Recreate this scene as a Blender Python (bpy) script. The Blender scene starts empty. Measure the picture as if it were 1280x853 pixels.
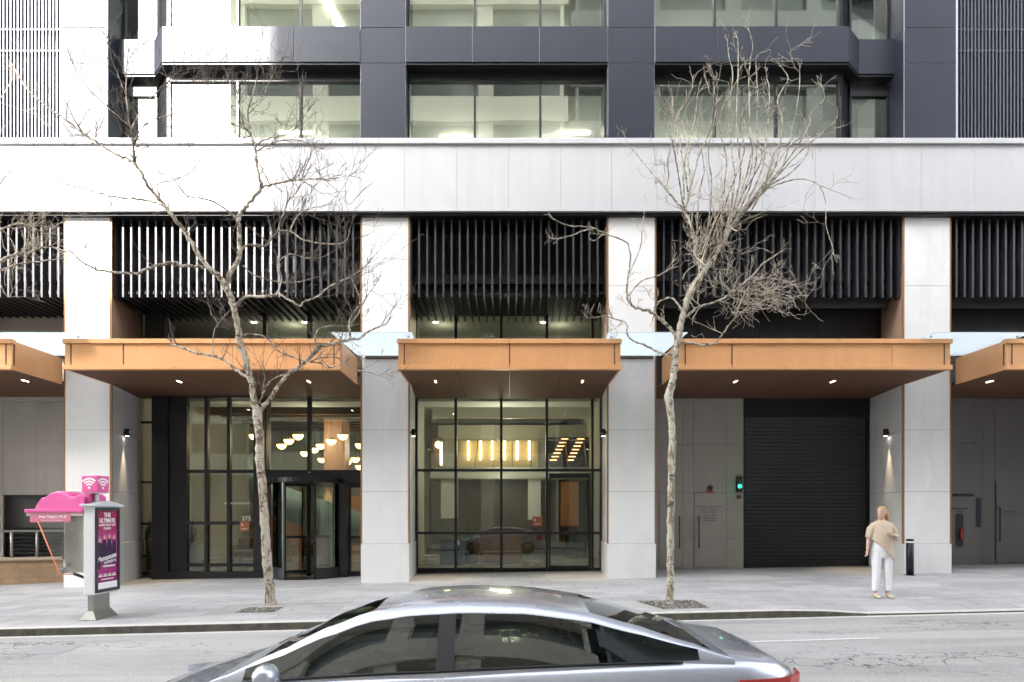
import bpy, bmesh, math, random
from math import radians as R, sin, cos, pi
from mathutils import Vector, Matrix, noise
SC = bpy.context.scene
COL = SC.collection
F = 853.333
def W(px, py, D):                      # photo measurement -> world point at depth D (used to take sizes off the photo)
    return Vector(((px-637)*D/F, D, 1.6+(645-py)*D/F))
def WX(px, D): return (px-637)*D/F
def WZ(py, D): return 1.6+(645-py)*D/F
D0 = 16.95      # pillar faces
D1 = 19.2       # recess glass
DC = 15.2       # canopy front
# ------------------------------------------------------------------ mesh helpers
class MB:
    def __init__(s): s.v=[]; s.f=[]; s.s=[]
    def face(s, pts, smooth=False):
        n=len(s.v); s.v += [Vector(p) for p in pts]; s.f.append(list(range(n,n+len(pts)))); s.s.append(smooth)
        return s
    def add(s, verts, faces, smooth=False):
        n=len(s.v); s.v += [Vector(p) for p in verts]
        for f in faces: s.f.append([n+i for i in f]); s.s.append(smooth)
        return s
    def hexa(s, p):                    # 8 points: bottom 4 ccw, top 4 ccw
        return s.add(p, [(3,2,1,0),(4,5,6,7),(0,1,5,4),(1,2,6,5),(2,3,7,6),(3,0,4,7)])
    def box(s, x0,x1,y0,y1,z0,z1):
        if x0>x1:x0,x1=x1,x0
        if y0>y1:y0,y1=y1,y0
        if z0>z1:z0,z1=z1,z0
        return s.hexa([(x0,y0,z0),(x1,y0,z0),(x1,y1,z0),(x0,y1,z0),(x0,y0,z1),(x1,y0,z1),(x1,y1,z1),(x0,y1,z1)])
    def rbox(s, c, size, rz=0, rx=0, ry=0):
        m=Matrix.Translation(c)@Matrix.Rotation(rz,4,'Z')@Matrix.Rotation(ry,4,'Y')@Matrix.Rotation(rx,4,'X')
        a,b,d=[q/2 for q in size]
        P=[(-a,-b,-d),(a,-b,-d),(a,b,-d),(-a,b,-d),(-a,-b,d),(a,-b,d),(a,b,d),(-a,b,d)]
        return s.hexa([m@Vector(p) for p in P])
    def prism(s, poly, z0, z1):        # poly ccw in xy
        n=len(poly)
        v=[(x,y,z0) for x,y in poly]+[(x,y,z1) for x,y in poly]
        f=[tuple(range(n-1,-1,-1)), tuple(range(n,2*n))]+[(i,(i+1)%n,n+(i+1)%n,n+i) for i in range(n)]
        return s.add(v,f)
    def extr(s, pts, d):               # polygon of 3d pts pushed along d
        n=len(pts); d=Vector(d)
        v=[Vector(p) for p in pts]+[Vector(p)+d for p in pts]
        f=[tuple(range(n-1,-1,-1)), tuple(range(n,2*n))]+[(i,(i+1)%n,n+(i+1)%n,n+i) for i in range(n)]
        return s.add(v,f)
    def loft(s, rings, smooth=True, caps=True, closed=True):
        n=len(rings[0]); v=[p for r in rings for p in r]; f=[]
        for a in range(len(rings)-1):
            for i in range(n if closed else n-1):
                j=(i+1)%n
                f.append((a*n+i,a*n+j,(a+1)*n+j,(a+1)*n+i))
        s.add(v,f,smooth)
        if caps and closed:
            b=len(s.v)-len(v)
            s.f.append([b+i for i in range(n-1,-1,-1)]); s.s.append(False)
            s.f.append([b+(len(rings)-1)*n+i for i in range(n)]); s.s.append(False)
        return s
    def tube(s, pts, rad, n=6, caps=True):
        pts=[Vector(p) for p in pts]
        if not isinstance(rad,(list,tuple)): rad=[rad]*len(pts)
        rings=[]; prev=None
        for i,p in enumerate(pts):
            a=pts[max(0,i-1)]; b=pts[min(len(pts)-1,i+1)]
            t=(b-a)
            if t.length<1e-9: t=Vector((0,0,1))
            t.normalize()
            if prev is None:
                u=t.cross(Vector((0,1,0)) if abs(t.y)<.9 else Vector((1,0,0))).normalized()
            else:
                u=(prev-t*prev.dot(t))
                u=u.normalized() if u.length>1e-6 else t.orthogonal().normalized()
            prev=u; w=t.cross(u)
            rings.append([p+(u*cos(2*pi*k/n)+w*sin(2*pi*k/n))*rad[i] for k in range(n)])
        return s.loft(rings, True, caps)
    def lathe(s, c, prof, n=24, smooth=True):
        c=Vector(c)
        return s.loft([[c+Vector((r*cos(2*pi*k/n),r*sin(2*pi*k/n),z)) for k in range(n)] for r,z in prof], smooth)
    def sphere(s, c, r, n=12, sc=(1,1,1)):
        rings=[]
        for i in range(1,n):
            a=pi*i/n
            rings.append([Vector(c)+Vector((r*sc[0]*sin(a)*cos(2*pi*k/(2*n)),r*sc[1]*sin(a)*sin(2*pi*k/(2*n)),-r*sc[2]*cos(a))) for k in range(2*n)])
        return s.loft(rings,True)
    def text(s, body, size, m, depth=0.002, align='CENTER', sx=1.0, bold=0.0, spacing=1.0):
        cu=bpy.data.curves.new('lettering','FONT'); cu.body=body; cu.size=size; cu.extrude=depth; cu.align_x=align; cu.align_y='CENTER'
        cu.offset=bold; cu.space_character=spacing
        o=bpy.data.objects.new('lettering',cu); COL.objects.link(o)
        bpy.context.view_layer.update()
        me=bpy.data.meshes.new_from_object(o.evaluated_get(bpy.context.evaluated_depsgraph_get()))
        S=Matrix.Diagonal((sx,1,1,1))
        s.add([m@(S@v.co) for v in me.vertices],[tuple(p.vertices) for p in me.polygons])
        bpy.data.objects.remove(o); bpy.data.curves.remove(cu); bpy.data.meshes.remove(me)
        return s
    def build(s, name, mat, parent=None, bevel=0, smooth=None, label=None, weld=False):
        me=bpy.data.meshes.new(name)
        o0=ORG.get(parent, Vector((0,0,0))) if parent else Vector((0,0,0))
        me.from_pydata([tuple(v-o0) for v in s.v],[],s.f)
        me.polygons.foreach_set('use_smooth',[bool(x) if smooth is None else smooth for x in s.s])
        me.materials.append(mat); me.update()
        if weld:
            bm=bmesh.new(); bm.from_mesh(me); bmesh.ops.remove_doubles(bm,verts=bm.verts,dist=1e-4)
            bmesh.ops.recalc_face_normals(bm,faces=bm.faces); bm.to_mesh(me); bm.free()
        o=bpy.data.objects.new(name,me); COL.objects.link(o)
        if parent: o.parent=parent; ORG[o]=o0
        if bevel:
            b=o.modifiers.new('bevel','BEVEL'); b.width=bevel; b.segments=2; b.limit_method='ANGLE'; b.angle_limit=R(40)
        if label: o['label']=label
        return o
ORG={}
def thing(name, label, cat, loc=(0,0,0), group=None):
    o=bpy.data.objects.new(name,None); COL.objects.link(o); o.location=loc; ORG[o]=Vector(loc)
    o.empty_display_size=.2
    o['label']=label; o['category']=cat
    if group: o['group']=group
    return o
def tag(o,label,cat,group=None):
    o['label']=label; o['category']=cat
    if group: o['group']=group
    return o
def solo(mb,name,mat,label,cat,loc,group=None,**k):     # a thing that is one mesh
    o0=Vector(loc)
    for v in mb.v: v-=o0
    o=mb.build(name,mat,**k); o.location=loc
    return tag(o,label,cat,group)
def struct(o): o['kind']='structure'; return o
def kids(o): return [c for c in COL.objects if c.parent==o]
def dup(src, loc, label=None, rz=None):
    def cp(o,par):
        c=o.copy(); COL.objects.link(c)
        if par: c.parent=par
        for ch in kids(o): cp(ch,c)
        return c
    r=cp(src,None); r.location=loc
    if rz is not None: r.rotation_euler.z=rz
    if label: r['label']=label
    return r
# ------------------------------------------------------------------ materials
def mat(name, col, rough=.6, metal=0, spec=.5, nscale=0, namt=.0, col2=None, bump=0, bscale=None, emis=None, estr=0, stretch=(1,1,1), coat=0, detail=6, streak=0):
    m=bpy.data.materials.new(name); m.use_nodes=True; nt=m.node_tree; N=nt.nodes; L=nt.links
    p=N['Principled BSDF']
    p.inputs['Base Color'].default_value=(*col,1); p.inputs['Roughness'].default_value=rough; p.inputs['Metallic'].default_value=metal
    p.inputs['Specular IOR Level'].default_value=spec; p.inputs['Coat Weight'].default_value=coat
    if emis: p.inputs['Emission Color'].default_value=(*emis,1); p.inputs['Emission Strength'].default_value=estr
    if nscale or bump:
        tc=N.new('ShaderNodeTexCoord'); mp=N.new('ShaderNodeMapping'); mp.inputs['Scale'].default_value=stretch
        L.new(tc.outputs['Object'],mp.inputs[0])
    if nscale:
        nz=N.new('ShaderNodeTexNoise'); nz.inputs['Scale'].default_value=nscale; nz.inputs['Detail'].default_value=detail; nz.inputs['Roughness'].default_value=.6
        L.new(mp.outputs[0],nz.inputs['Vector'])
        cr=N.new('ShaderNodeValToRGB'); c2=col2 or tuple(c*(1-namt) for c in col)
        cr.color_ramp.elements[0].position=.3; cr.color_ramp.elements[0].color=(*c2,1)
        cr.color_ramp.elements[1].position=.68; cr.color_ramp.elements[1].color=(*col,1)
        L.new(nz.outputs['Fac'],cr.inputs[0]); L.new(cr.outputs[0],p.inputs['Base Color'])
        mr=N.new('ShaderNodeMapRange'); mr.inputs['To Min'].default_value=max(0,rough-.07); mr.inputs['To Max'].default_value=min(1,rough+.07)
        L.new(nz.outputs['Fac'],mr.inputs[0]); L.new(mr.outputs[0],p.inputs['Roughness'])
    if bump:
        nb=N.new('ShaderNodeTexNoise'); nb.inputs['Scale'].default_value=bscale or nscale*2 or 20; nb.inputs['Detail'].default_value=5
        L.new(mp.outputs[0],nb.inputs['Vector'])
        b=N.new('ShaderNodeBump'); b.inputs['Strength'].default_value=bump; b.inputs['Distance'].default_value=.01
        L.new(nb.outputs['Fac'],b.inputs['Height']); L.new(b.outputs[0],p.inputs['Normal'])
    return m
def emit(name,col,strength):
    m=bpy.data.materials.new(name); m.use_nodes=True; nt=m.node_tree; p=nt.nodes['Principled BSDF']
    p.inputs['Base Color'].default_value=(*col,1); p.inputs['Emission Color'].default_value=(*col,1); p.inputs['Emission Strength'].default_value=strength
    return m
def glass(name, tint=(.85,.9,.86), refl=.12, rcol=(1,1,1), rough=0.0, power=1.0):
    m=bpy.data.materials.new(name); m.use_nodes=True; nt=m.node_tree; N=nt.nodes; L=nt.links
    N.remove(N['Principled BSDF']); out=N['Material Output']
    t=N.new('ShaderNodeBsdfTransparent'); t.inputs[0].default_value=(*tint,1)
    g=N.new('ShaderNodeBsdfGlossy'); g.inputs['Color'].default_value=(*rcol,1); g.inputs['Roughness'].default_value=rough
    fr=N.new('ShaderNodeFresnel'); fr.inputs['IOR'].default_value=1.5
    ad=N.new('ShaderNodeMath'); ad.operation='ADD'; ad.inputs[1].default_value=refl; ad.use_clamp=True
    L.new(fr.outputs[0],ad.inputs[0])
    # slight waviness of the panes
    tc=N.new('ShaderNodeTexCoord'); nz=N.new('ShaderNodeTexNoise'); nz.inputs['Scale'].default_value=.7; nz.inputs['Detail'].default_value=1
    L.new(tc.outputs['Object'],nz.inputs['Vector'])
    b=N.new('ShaderNodeBump'); b.inputs['Strength'].default_value=.12; b.inputs['Distance'].default_value=.012
    L.new(nz.outputs['Fac'],b.inputs['Height']); L.new(b.outputs[0],g.inputs['Normal'])
    mx=N.new('ShaderNodeMixShader'); L.new(ad.outputs[0],mx.inputs[0]); L.new(t.outputs[0],mx.inputs[1]); L.new(g.outputs[0],mx.inputs[2])
    L.new(mx.outputs[0],out.inputs[0])
    return m
def node_mat(name):
    m=bpy.data.materials.new(name); m.use_nodes=True; nt=m.node_tree
    return m,nt.nodes,nt.links,nt.nodes['Principled BSDF']
def mixrgb(N,L,a,b,f,bt='MIX'):
    x=N.new('ShaderNodeMix'); x.data_type='RGBA'; x.blend_type=bt
    for i,v in ((6,a),(7,b),(0,f)):
        if hasattr(v,'links') or hasattr(v,'is_linked'): L.new(v,x.inputs[i])
        elif isinstance(v,(int,float)): x.inputs[i].default_value=v
        else: x.inputs[i].default_value=(*v,1)
    return x.outputs[2]
def ramp(N,L,src,stops):
    cr=N.new('ShaderNodeValToRGB'); e=cr.color_ramp.elements
    while len(e)<len(stops): e.new(.5)
    for q,(p,c) in zip(e,stops): q.position=p; q.color=(c,c,c,1) if isinstance(c,(int,float)) else (*c,1)
    L.new(src,cr.inputs[0]); return cr.outputs[0]
def tex(N,L,vec,scale,detail=5,rough=.55,dist=0):
    n=N.new('ShaderNodeTexNoise'); n.inputs['Scale'].default_value=scale; n.inputs['Detail'].default_value=detail; n.inputs['Roughness'].default_value=rough; n.inputs['Distortion'].default_value=dist
    L.new(vec,n.inputs['Vector']); return n.outputs['Fac']
def mapped(N,L,scale=(1,1,1),rot=(0,0,0),loc=(0,0,0)):
    tc=N.new('ShaderNodeTexCoord'); mp=N.new('ShaderNodeMapping'); mp.inputs['Scale'].default_value=scale; mp.inputs['Rotation'].default_value=rot; mp.inputs['Location'].default_value=loc
    L.new(tc.outputs['Object'],mp.inputs[0]); return mp.outputs[0]
def bump(N,L,h,p,strength=.3,dist=.01):
    b=N.new('ShaderNodeBump'); b.inputs['Strength'].default_value=strength; b.inputs['Distance'].default_value=dist
    L.new(h,b.inputs['Height']); L.new(b.outputs[0],p.inputs['Normal'])
M={}
def stone(name, base, dark, vein=.75, rough=.55):      # pale granite with soft diagonal clouding
    m,N,L,p=node_mat(name)
    v=mapped(N,L,(1,1,.6),(0,R(35),R(20)))
    n1=tex(N,L,v,.8,6,.55,1.2); n2=tex(N,L,mapped(N,L),60,3); n3=tex(N,L,v,2.2,8,.7,2.5)
    c=mixrgb(N,L,dark,base,ramp(N,L,n1,[(.3,0.0),(.6,1.0)]))
    c=mixrgb(N,L,c,tuple(x*vein for x in base),ramp(N,L,n3,[(.47,0),(.5,.35),(.53,0)]))
    c=mixrgb(N,L,c,tuple(x*.8 for x in base),ramp(N,L,n2,[(.35,.35),(.55,0)]))
    st=tex(N,L,mapped(N,L,(2.6,1,.13)),1.6,5,.65,.3); tone=tex(N,L,mapped(N,L,(.75,.2,.3)),1,1,.5)
    c=mixrgb(N,L,c,tuple(x*.8 for x in base),ramp(N,L,st,[(.5,0),(.72,.6)]))
    c=mixrgb(N,L,c,tuple(x*.88 for x in base),ramp(N,L,tone,[(.4,0),(.6,.6)]))
    L.new(c,p.inputs['Base Color']); p.inputs['Roughness'].default_value=rough
    bump(N,L,n2,p,.08,.004)
    return m
M['stone']=stone('pale_stone',(.74,.735,.73),(.64,.635,.63))
M['band']=stone('band_stone',(.47,.47,.48),(.43,.43,.44),.9)
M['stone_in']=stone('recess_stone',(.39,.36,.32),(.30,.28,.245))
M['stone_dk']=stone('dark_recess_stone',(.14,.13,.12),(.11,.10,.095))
M['joint']=mat('dark_joint',(.12,.12,.12),.9)  # dark core behind the open stone joints
M['clad']=mat('blue_grey_metal_cladding',(.021,.025,.037),.45,.12,spec=.32,nscale=1.2,namt=.2,bump=.02,bscale=2)
M['cladjoint']=mat('pale_joint_metal',(.42,.44,.5),.4,.6)
M['backing']=mat('dark_louvre_backing',(.04,.04,.045),.6,nscale=2,namt=.3)
M['black']=mat('black_metal',(.018,.018,.021),.4,.3,nscale=4,namt=.3)
M['scrback']=mat('screen_backing_metal',(.045,.048,.06),.5,.2)
M['black2']=mat('charcoal_panel',(.03,.03,.034),.5,.2,nscale=2,namt=.25)
M['fin']=mat('charcoal_fin_metal',(.06,.06,.068),.4,.4,nscale=3,namt=.2)
M['screenfin']=mat('screen_fin_metal',(.075,.08,.1),.4,.4)
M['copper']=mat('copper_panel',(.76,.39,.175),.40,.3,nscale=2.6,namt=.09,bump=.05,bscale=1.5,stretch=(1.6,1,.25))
M['copper_strip']=mat('copper_corner_strip',(.30,.15,.06),.45,.3)
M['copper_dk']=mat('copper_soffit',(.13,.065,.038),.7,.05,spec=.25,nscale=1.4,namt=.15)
M['copper_lt']=mat('copper_reveal',(.5,.33,.24),.4,.2,nscale=1.4,namt=.12)
M['steel']=mat('brushed_steel',(.36,.35,.32),.45,.75,nscale=8,namt=.15,stretch=(1,1,8))
M['white']=mat('white_plaster',(.6,.6,.58),.8,nscale=1.2,namt=.06)
M['offw']=mat('cream_wall',(.5,.5,.45),.8,nscale=1,namt=.08)
M['brown']=mat('dark_timber',(.09,.055,.035),.5,nscale=3,namt=.3,stretch=(1,1,.15))
M['timber']=mat('warm_timber',(.42,.19,.08),.5,nscale=4,namt=.3,stretch=(6,6,.4))
M['lobbyfloor']=mat('lobby_floor',(.3,.28,.22),.25,nscale=1.5,namt=.15)
M['gwin']=glass('office_glass',(.86,.89,.85),.15,(.95,1,.95))
M['glob']=glass('lobby_glass',(.82,.86,.8),.02,(.9,1,.95))
M['gaw']=glass('awning_glass',(.95,.98,.99),.03,(.9,.97,1))
def _aw():
    nt=M['gaw'].node_tree; N=nt.nodes; L=nt.links
    out=N['Material Output']; src=out.inputs[0].links[0].from_socket
    tr=N.new('ShaderNodeBsdfTranslucent'); tr.inputs[0].default_value=(.86,.92,.95,1)
    mx=N.new('ShaderNodeMixShader'); mx.inputs[0].default_value=.38; L.new(src,mx.inputs[1]); L.new(tr.outputs[0],mx.inputs[2]); L.new(mx.outputs[0],out.inputs[0])
_aw()
M['gclear']=glass('clear_side_panel',(.93,.94,.93),.02)
M['lamp']=emit('warm_lamp',(1,.55,.2),1.0)
M['lampw']=emit('white_lamp',(1,.93,.8),3)
M['lampdim']=emit('dim_white_lamp',(1,.9,.72),2.2)
M['tubelamp']=emit('warm_tube_lamp',(1,.78,.42),1.3)
M['tanwall']=mat('tan_wall_panel',(.48,.38,.22),.7,nscale=2,namt=.1)
M['treadlamp']=emit('tread_lamp',(1,.5,.25),.5)
M['green']=emit('green_signal_lens',(.02,.7,.33),.4)
M['pink']=mat('pink_plastic',(.75,.12,.36),.35,coat=.3,nscale=3,namt=.08)
M['pinkdk']=mat('dark_pink_plastic',(.4,.03,.16),.4)
M['cream']=mat('cream_enamel',(.6,.58,.5),.4,nscale=4,namt=.08)
M['whitepaint']=mat('white_enamel',(.74,.74,.75),.35,nscale=4,namt=.06)
M['letter']=mat('white_lettering',(.85,.85,.85),.5)
M['ldark']=mat('dark_lettering',(.05,.05,.05),.5)
M['frame_dk']=mat('dark_poster_frame',(.03,.032,.035),.35)
M['orange']=mat('orange_edge_trim',(.75,.2,.07),.35)
M['red']=mat('red_paint',(.5,.03,.03),.4)
SUN_AZ=R(25); SUN_EL=R(32); SUN_E=2.0; EXPO=3.2; HR=34; HL=22.8  # HR and HL: opposite roof heights that shape the sun patch
# ------------------------------------------------------------------ ground
SL=.0162; CF=.010
def kerb_y(x): return 11.118+.0476*max(-12,min(12,x))
def gz(x,y): return SL*x+CF*(y-D0)
def drop(x):                       # kerb upstand, lowered at the driveway crossing on the right
    if x<4.95: return .115
    if x<6.1: return .115-(x-4.95)/1.15*.09
    return .025
def kz(x): return gz(x,kerb_y(x))
def rz(x,y): return kz(x)-.115-.012*(kerb_y(x)-y)
def road_mat():
    m,N,L,p=node_mat('worn_asphalt')
    v=mapped(N,L); n1=tex(N,L,v,.35,5,.6); n2=tex(N,L,v,90,2); n3=tex(N,L,mapped(N,L,(.12,1.5,1)),1.2,5,.6)
    c=mixrgb(N,L,(.44,.43,.41),(.30,.295,.285),ramp(N,L,n3,[(.38,0),(.6,1)]))
    c=mixrgb(N,L,c,(.47,.465,.46),ramp(N,L,n1,[(.45,0),(.7,.7)]))
    c=mixrgb(N,L,c,(.12,.12,.12),ramp(N,L,n2,[(.36,.6),(.5,0)]))
    c=mixrgb(N,L,c,(.58,.58,.57),ramp(N,L,n2,[(.55,0),(.7,.5)]))
    # network of cracks, only where another noise allows it
    vo=N.new('ShaderNodeTexVoronoi'); vo.feature='DISTANCE_TO_EDGE'; vo.inputs['Scale'].default_value=2.2
    wv=N.new('ShaderNodeVectorMath'); wv.operation='ADD'
    nn=N.new('ShaderNodeTexNoise'); nn.inputs['Scale'].default_value=2.5; nn.inputs['Detail'].default_value=5; L.new(v,nn.inputs['Vector'])
    L.new(mapped(N,L,(.7,1.6,1)),wv.inputs[0]); L.new(nn.outputs['Color'],wv.inputs[1]); L.new(wv.outputs[0],vo.inputs['Vector'])
    ck=ramp(N,L,vo.outputs['Distance'],[(0,1),(.018,.8),(.03,0)])
    # band of cracking along the lane
    sp=N.new('ShaderNodeSeparateXYZ'); L.new(v,sp.inputs[0])
    bnd=ramp(N,L,tex(N,L,mapped(N,L,(.25,.9,1),(0,0,0),(3,1,0)),.9,4),[(.52,0),(.6,1)])
    mk=N.new('ShaderNodeMath'); mk.operation='MULTIPLY'; L.new(ck,mk.inputs[0]); L.new(bnd,mk.inputs[1])
    c=mixrgb(N,L,c,(.05,.05,.05),mk.outputs[0])
    L.new(c,p.inputs['Base Color']); p.inputs['Roughness'].default_value=.72
    bump(N,L,n2,p,.5,.01); return m
def pave_mat():
    m,N,L,p=node_mat('bluestone_paving')
    v=mapped(N,L,(1,1,1),(0,0,R(-1.5)))
    br=N.new('ShaderNodeTexBrick'); br.offset=.5; br.inputs['Scale'].default_value=1
    br.inputs['Brick Width'].default_value=.92; br.inputs['Row Height'].default_value=.46; br.inputs['Mortar Size'].default_value=.007; br.inputs['Mortar Smooth'].default_value=.3
    br.inputs['Color1'].default_value=(.36,.355,.355,1); br.inputs['Color2'].default_value=(.47,.47,.475,1); br.inputs['Mortar'].default_value=(.10,.10,.10,1); br.inputs['Bias'].default_value=-.1
    L.new(v,br.inputs['Vector'])
    n1=tex(N,L,v,.55,6,.65,.6); n2=tex(N,L,v,70,3); n3=tex(N,L,mapped(N,L,(.5,1.4,1)),1.1,7,.7)
    c=mixrgb(N,L,br.outputs['Color'],(.58,.57,.55),ramp(N,L,n1,[(.46,0),(.7,.55)]))
    c=mixrgb(N,L,c,(.22,.22,.23),ramp(N,L,n3,[(.32,.5),(.46,0)]))
    c=mixrgb(N,L,c,(.16,.16,.17),ramp(N,L,n2,[(.36,.5),(.5,0)]))
    n4=tex(N,L,v,7,3,.5)
    c=mixrgb(N,L,c,(.12,.115,.11),ramp(N,L,n4,[(.27,.9),(.31,0)]))
    L.new(c,p.inputs['Base Color']); p.inputs['Roughness'].default_value=.6
    bump(N,L,br.outputs['Fac'],p,-.25,.004); return m
M['road']=road_mat(); M['pave']=pave_mat()
M['kerbtop']=mat('kerb_granite',(.62,.6,.56),.7,nscale=6,namt=.22,bump=.2,bscale=60)
def kerbface_mat():
    m,N,L,p=node_mat('dirty_kerb_face')
    v=mapped(N,L); n=tex(N,L,v,5,6,.7)
    c=mixrgb(N,L,(.045,.04,.032),(.12,.105,.085),ramp(N,L,n,[(.35,0),(.7,1)]))
    c=mixrgb(N,L,c,(.06,.075,.025),ramp(N,L,tex(N,L,v,2.3,5),[(.55,0),(.68,.7)]))
    L.new(c,p.inputs['Base Color']); p.inputs['Roughness'].default_value=.85; return m
M['kerbface']=kerbface_mat()
def sheet(fn_top, xs, ylist, mat_, name, thick=0):
    mb=MB()
    n=len(ylist(xs[0]))
    V=[]
    for x in xs:
        for y in ylist(x): V.append((x,y,fn_top(x,y)))
    Fc=[(i*n+j,(i+1)*n+j,(i+1)*n+j+1,i*n+j+1) for i in range(len(xs)-1) for j in range(n-1)]
    mb.add(V,Fc); return struct(mb.build(name,mat_))
xs=[-60,-40,-25,-18,-14,-12]+[x*.6 for x in range(-19,20)]+[12,14,18,25,40,60]
xs=sorted(set(xs))
KW=.26
def py_(x):
    k=kerb_y(x)+KW
    return [k, k+1, k+2.5, D0-1.2, D0, D1+.6]
def pave_top(x,y):
    d=.115-drop(x); t=max(0,1-(y-kerb_y(x)-KW)/1.2)
    return gz(x,y)-d*t
sheet(pave_top,xs,py_,M['pave'],'pavement')
# kerb: stones of 1.5 m
mb=MB(); mf=MB(); x=-60.0
random.seed(3)
while x<60:
    x1=x+1.5; g=.006
    for a,b in ((x+g,(x+x1)/2),((x+x1)/2,x1-g)):
        P=[]
        for q in (a,b):
            k=kerb_y(q); t=pave_top(q,k+KW)+.003
            P.append((q,k,t))
        (xa,ka,ta),(xb,kb,tb)=P
        mb.hexa([(xa,ka+.02,ta-.3),(xb,kb+.02,tb-.3),(xb,kb+KW,tb-.3),(xa,ka+KW,ta-.3),(xa,ka+.02,ta),(xb,kb+.02,tb),(xb,kb+KW,tb+.0),(xa,ka+KW,ta)])
        mf.hexa([(xa,ka-.015,ta-.3),(xb,kb-.015,tb-.3),(xb,kb+.018,tb-.3),(xa,ka+.018,ta-.3),(xa,ka+.005,ta-.012),(xb,kb+.005,tb-.012),(xb,kb+.018,tb-.002),(xa,ka+.018,ta-.002)])
    x=x1
struct(mb.build('kerb',M['kerbtop'])); struct(mf.build('kerb_face',M['kerbface']))
# gutter strip + road
def gy(x): k=kerb_y(x); return [k-.14,k+.02]
sheet(lambda x,y: rz(x,y)+.004,xs,gy,M['kerbtop'],'gutter')
FK=1.1     # far kerb line y
def ry(x): return [FK,FK+2,FK+4,FK+6,kerb_y(x)-1.5,kerb_y(x)+.02]
sheet(rz,xs,ry,M['road'],'road')
# light repaired strip and patches along the gutter
M['patch']=mat('road_patch',(.34,.34,.345),.7,nscale=12,namt=.2,bump=.3,bscale=80)
M['patchdk']=mat('dark_road_patch',(.14,.14,.145),.75,nscale=9,namt=.3,bump=.4,bscale=80)
def patch(name,pts,m,dz=.004):
    mb=MB(); mb.face([(x,y,rz(x,y)+dz) for x,y in pts]); return struct(mb.build(name,m))
def rp(px,py):                      # point on the road under a photo position
    D=9.0
    for _ in range(30):
        X=WX(px,D); D=(1.6-rz(X,D))*F/(py-645)
    return WX(px,D),D
patch('road_patch',[rp(20,818),rp(75,818),rp(108,806),rp(48,807)],M['patch'])
# painted line
M['line']=mat('worn_white_line_paint',(.78,.78,.78),.6,nscale=14,namt=.35)
def lane(pxa,pya,pxb,pyb,w,name):
    a=rp(pxa,pya); b=rp(pxb,pyb); n=12; mb=MB()
    for i in range(n):
        t0,t1=i/n,(i+1)/n
        p=[a[j]+(b[j]-a[j])*t0 for j in (0,1)]; q=[a[j]+(b[j]-a[j])*t1 for j in (0,1)]
        mb.face([(p[0],p[1]-w/2,rz(*p)+.005),(q[0],q[1]-w/2,rz(*q)+.005),(q[0],q[1]+w/2,rz(q[0],q[1])+.005),(p[0],p[1]+w/2,rz(p[0],p[1])+.005)])
    struct(mb.build(name,M['line']))
lane(815,806.5,1100,798,.085,'lane_line')
lane(-500,835,120,820,.085,'lane_line') if False else None
# far footpath behind the camera and the big ground sheet
mb=MB()
for a,b in zip(xs[:-1],xs[1:]):
    za,zb=rz(a,FK)+.12,rz(b,FK)+.12
    mb.hexa([(a,-7,za-.4),(b,-7,zb-.4),(b,FK,zb-.4),(a,FK,za-.4),(a,-7,za),(b,-7,zb),(b,FK,zb),(a,FK,za)])
struct(mb.build('far_footpath',M['pave']))
mb=MB(); mb.face([(-600,-600,-3),(600,-600,-3),(600,600,-3),(-600,600,-3)])
struct(mb.build('ground',M['road']))
# tree pits
def gp(px,py):
    D=12.0
    for _ in range(30):
        X=WX(px,D); D=(1.6-gz(X,D))*F/(py-645)
    return WX(px,D),D
def pit_mat():
    m,N,L,p=node_mat('tree_pit_gravel')
    v=mapped(N,L); vo=N.new('ShaderNodeTexVoronoi'); vo.inputs['Scale'].default_value=38; L.new(v,vo.inputs['Vector'])
    c=mixrgb(N,L,(.05,.048,.05),(.11,.105,.1),ramp(N,L,tex(N,L,v,25,4),[(.35,0),(.65,1)]))
    sp=N.new('ShaderNodeSeparateColor'); L.new(vo.outputs['Color'],sp.inputs[0])
    c=mixrgb(N,L,c,(.5,.45,.33),ramp(N,L,sp.outputs[0],[(.84,0),(.88,1)]))
    L.new(c,p.inputs['Base Color']); p.inputs['Roughness'].default_value=.85; bump(N,L,vo.outputs['Distance'],p,.8,.02); return m
M['pit']=pit_mat()
mb=MB()
mb.face([(x,y,gz(x,y)+.005) for x,y in [gp(829,762),gp(887,760),gp(868,750.5),gp(794,751.5)]])
x,y=gp(318,763)
mb.face([(a,b,gz(a,b)+.005) for a,b in [(x-.25,y-.3),(x+.45,y-.3),(x+.45,y+.35),(x-.25,y+.35)]])
struct(mb.build('tree_pit_gravel',M['pit']))
# pale leaf litter and grit round the pits
mb=MB(); random.seed(5)
for i in range(260):
    if i%3: px,py=random.uniform(790,895),random.uniform(748,765)
    else: px,py=random.gauss(345,30),random.gauss(760,5)
    x,y=gp(px,py)
    if y<kerb_y(x)+.02: continue
    r=random.uniform(.008,.02); a=random.random()*6
    z=gz(x,y)+.009
    mb.add([(x+r*cos(a),y+r*sin(a),z),(x+r*cos(a+2),y+r*sin(a+2),z+.008),(x+r*cos(a+4),y+r*sin(a+4),z),(x,y,z+.012)],[(0,1,3),(1,2,3),(2,0,3),(0,2,1)])
o=mb.build('leaf_litter',mat('dry_leaf_grit',(.5,.44,.3),.9)); o['label']='pale dry grit and seed husks scattered round the tree pits'; o['category']='leaf litter'; o['kind']='stuff'

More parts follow.
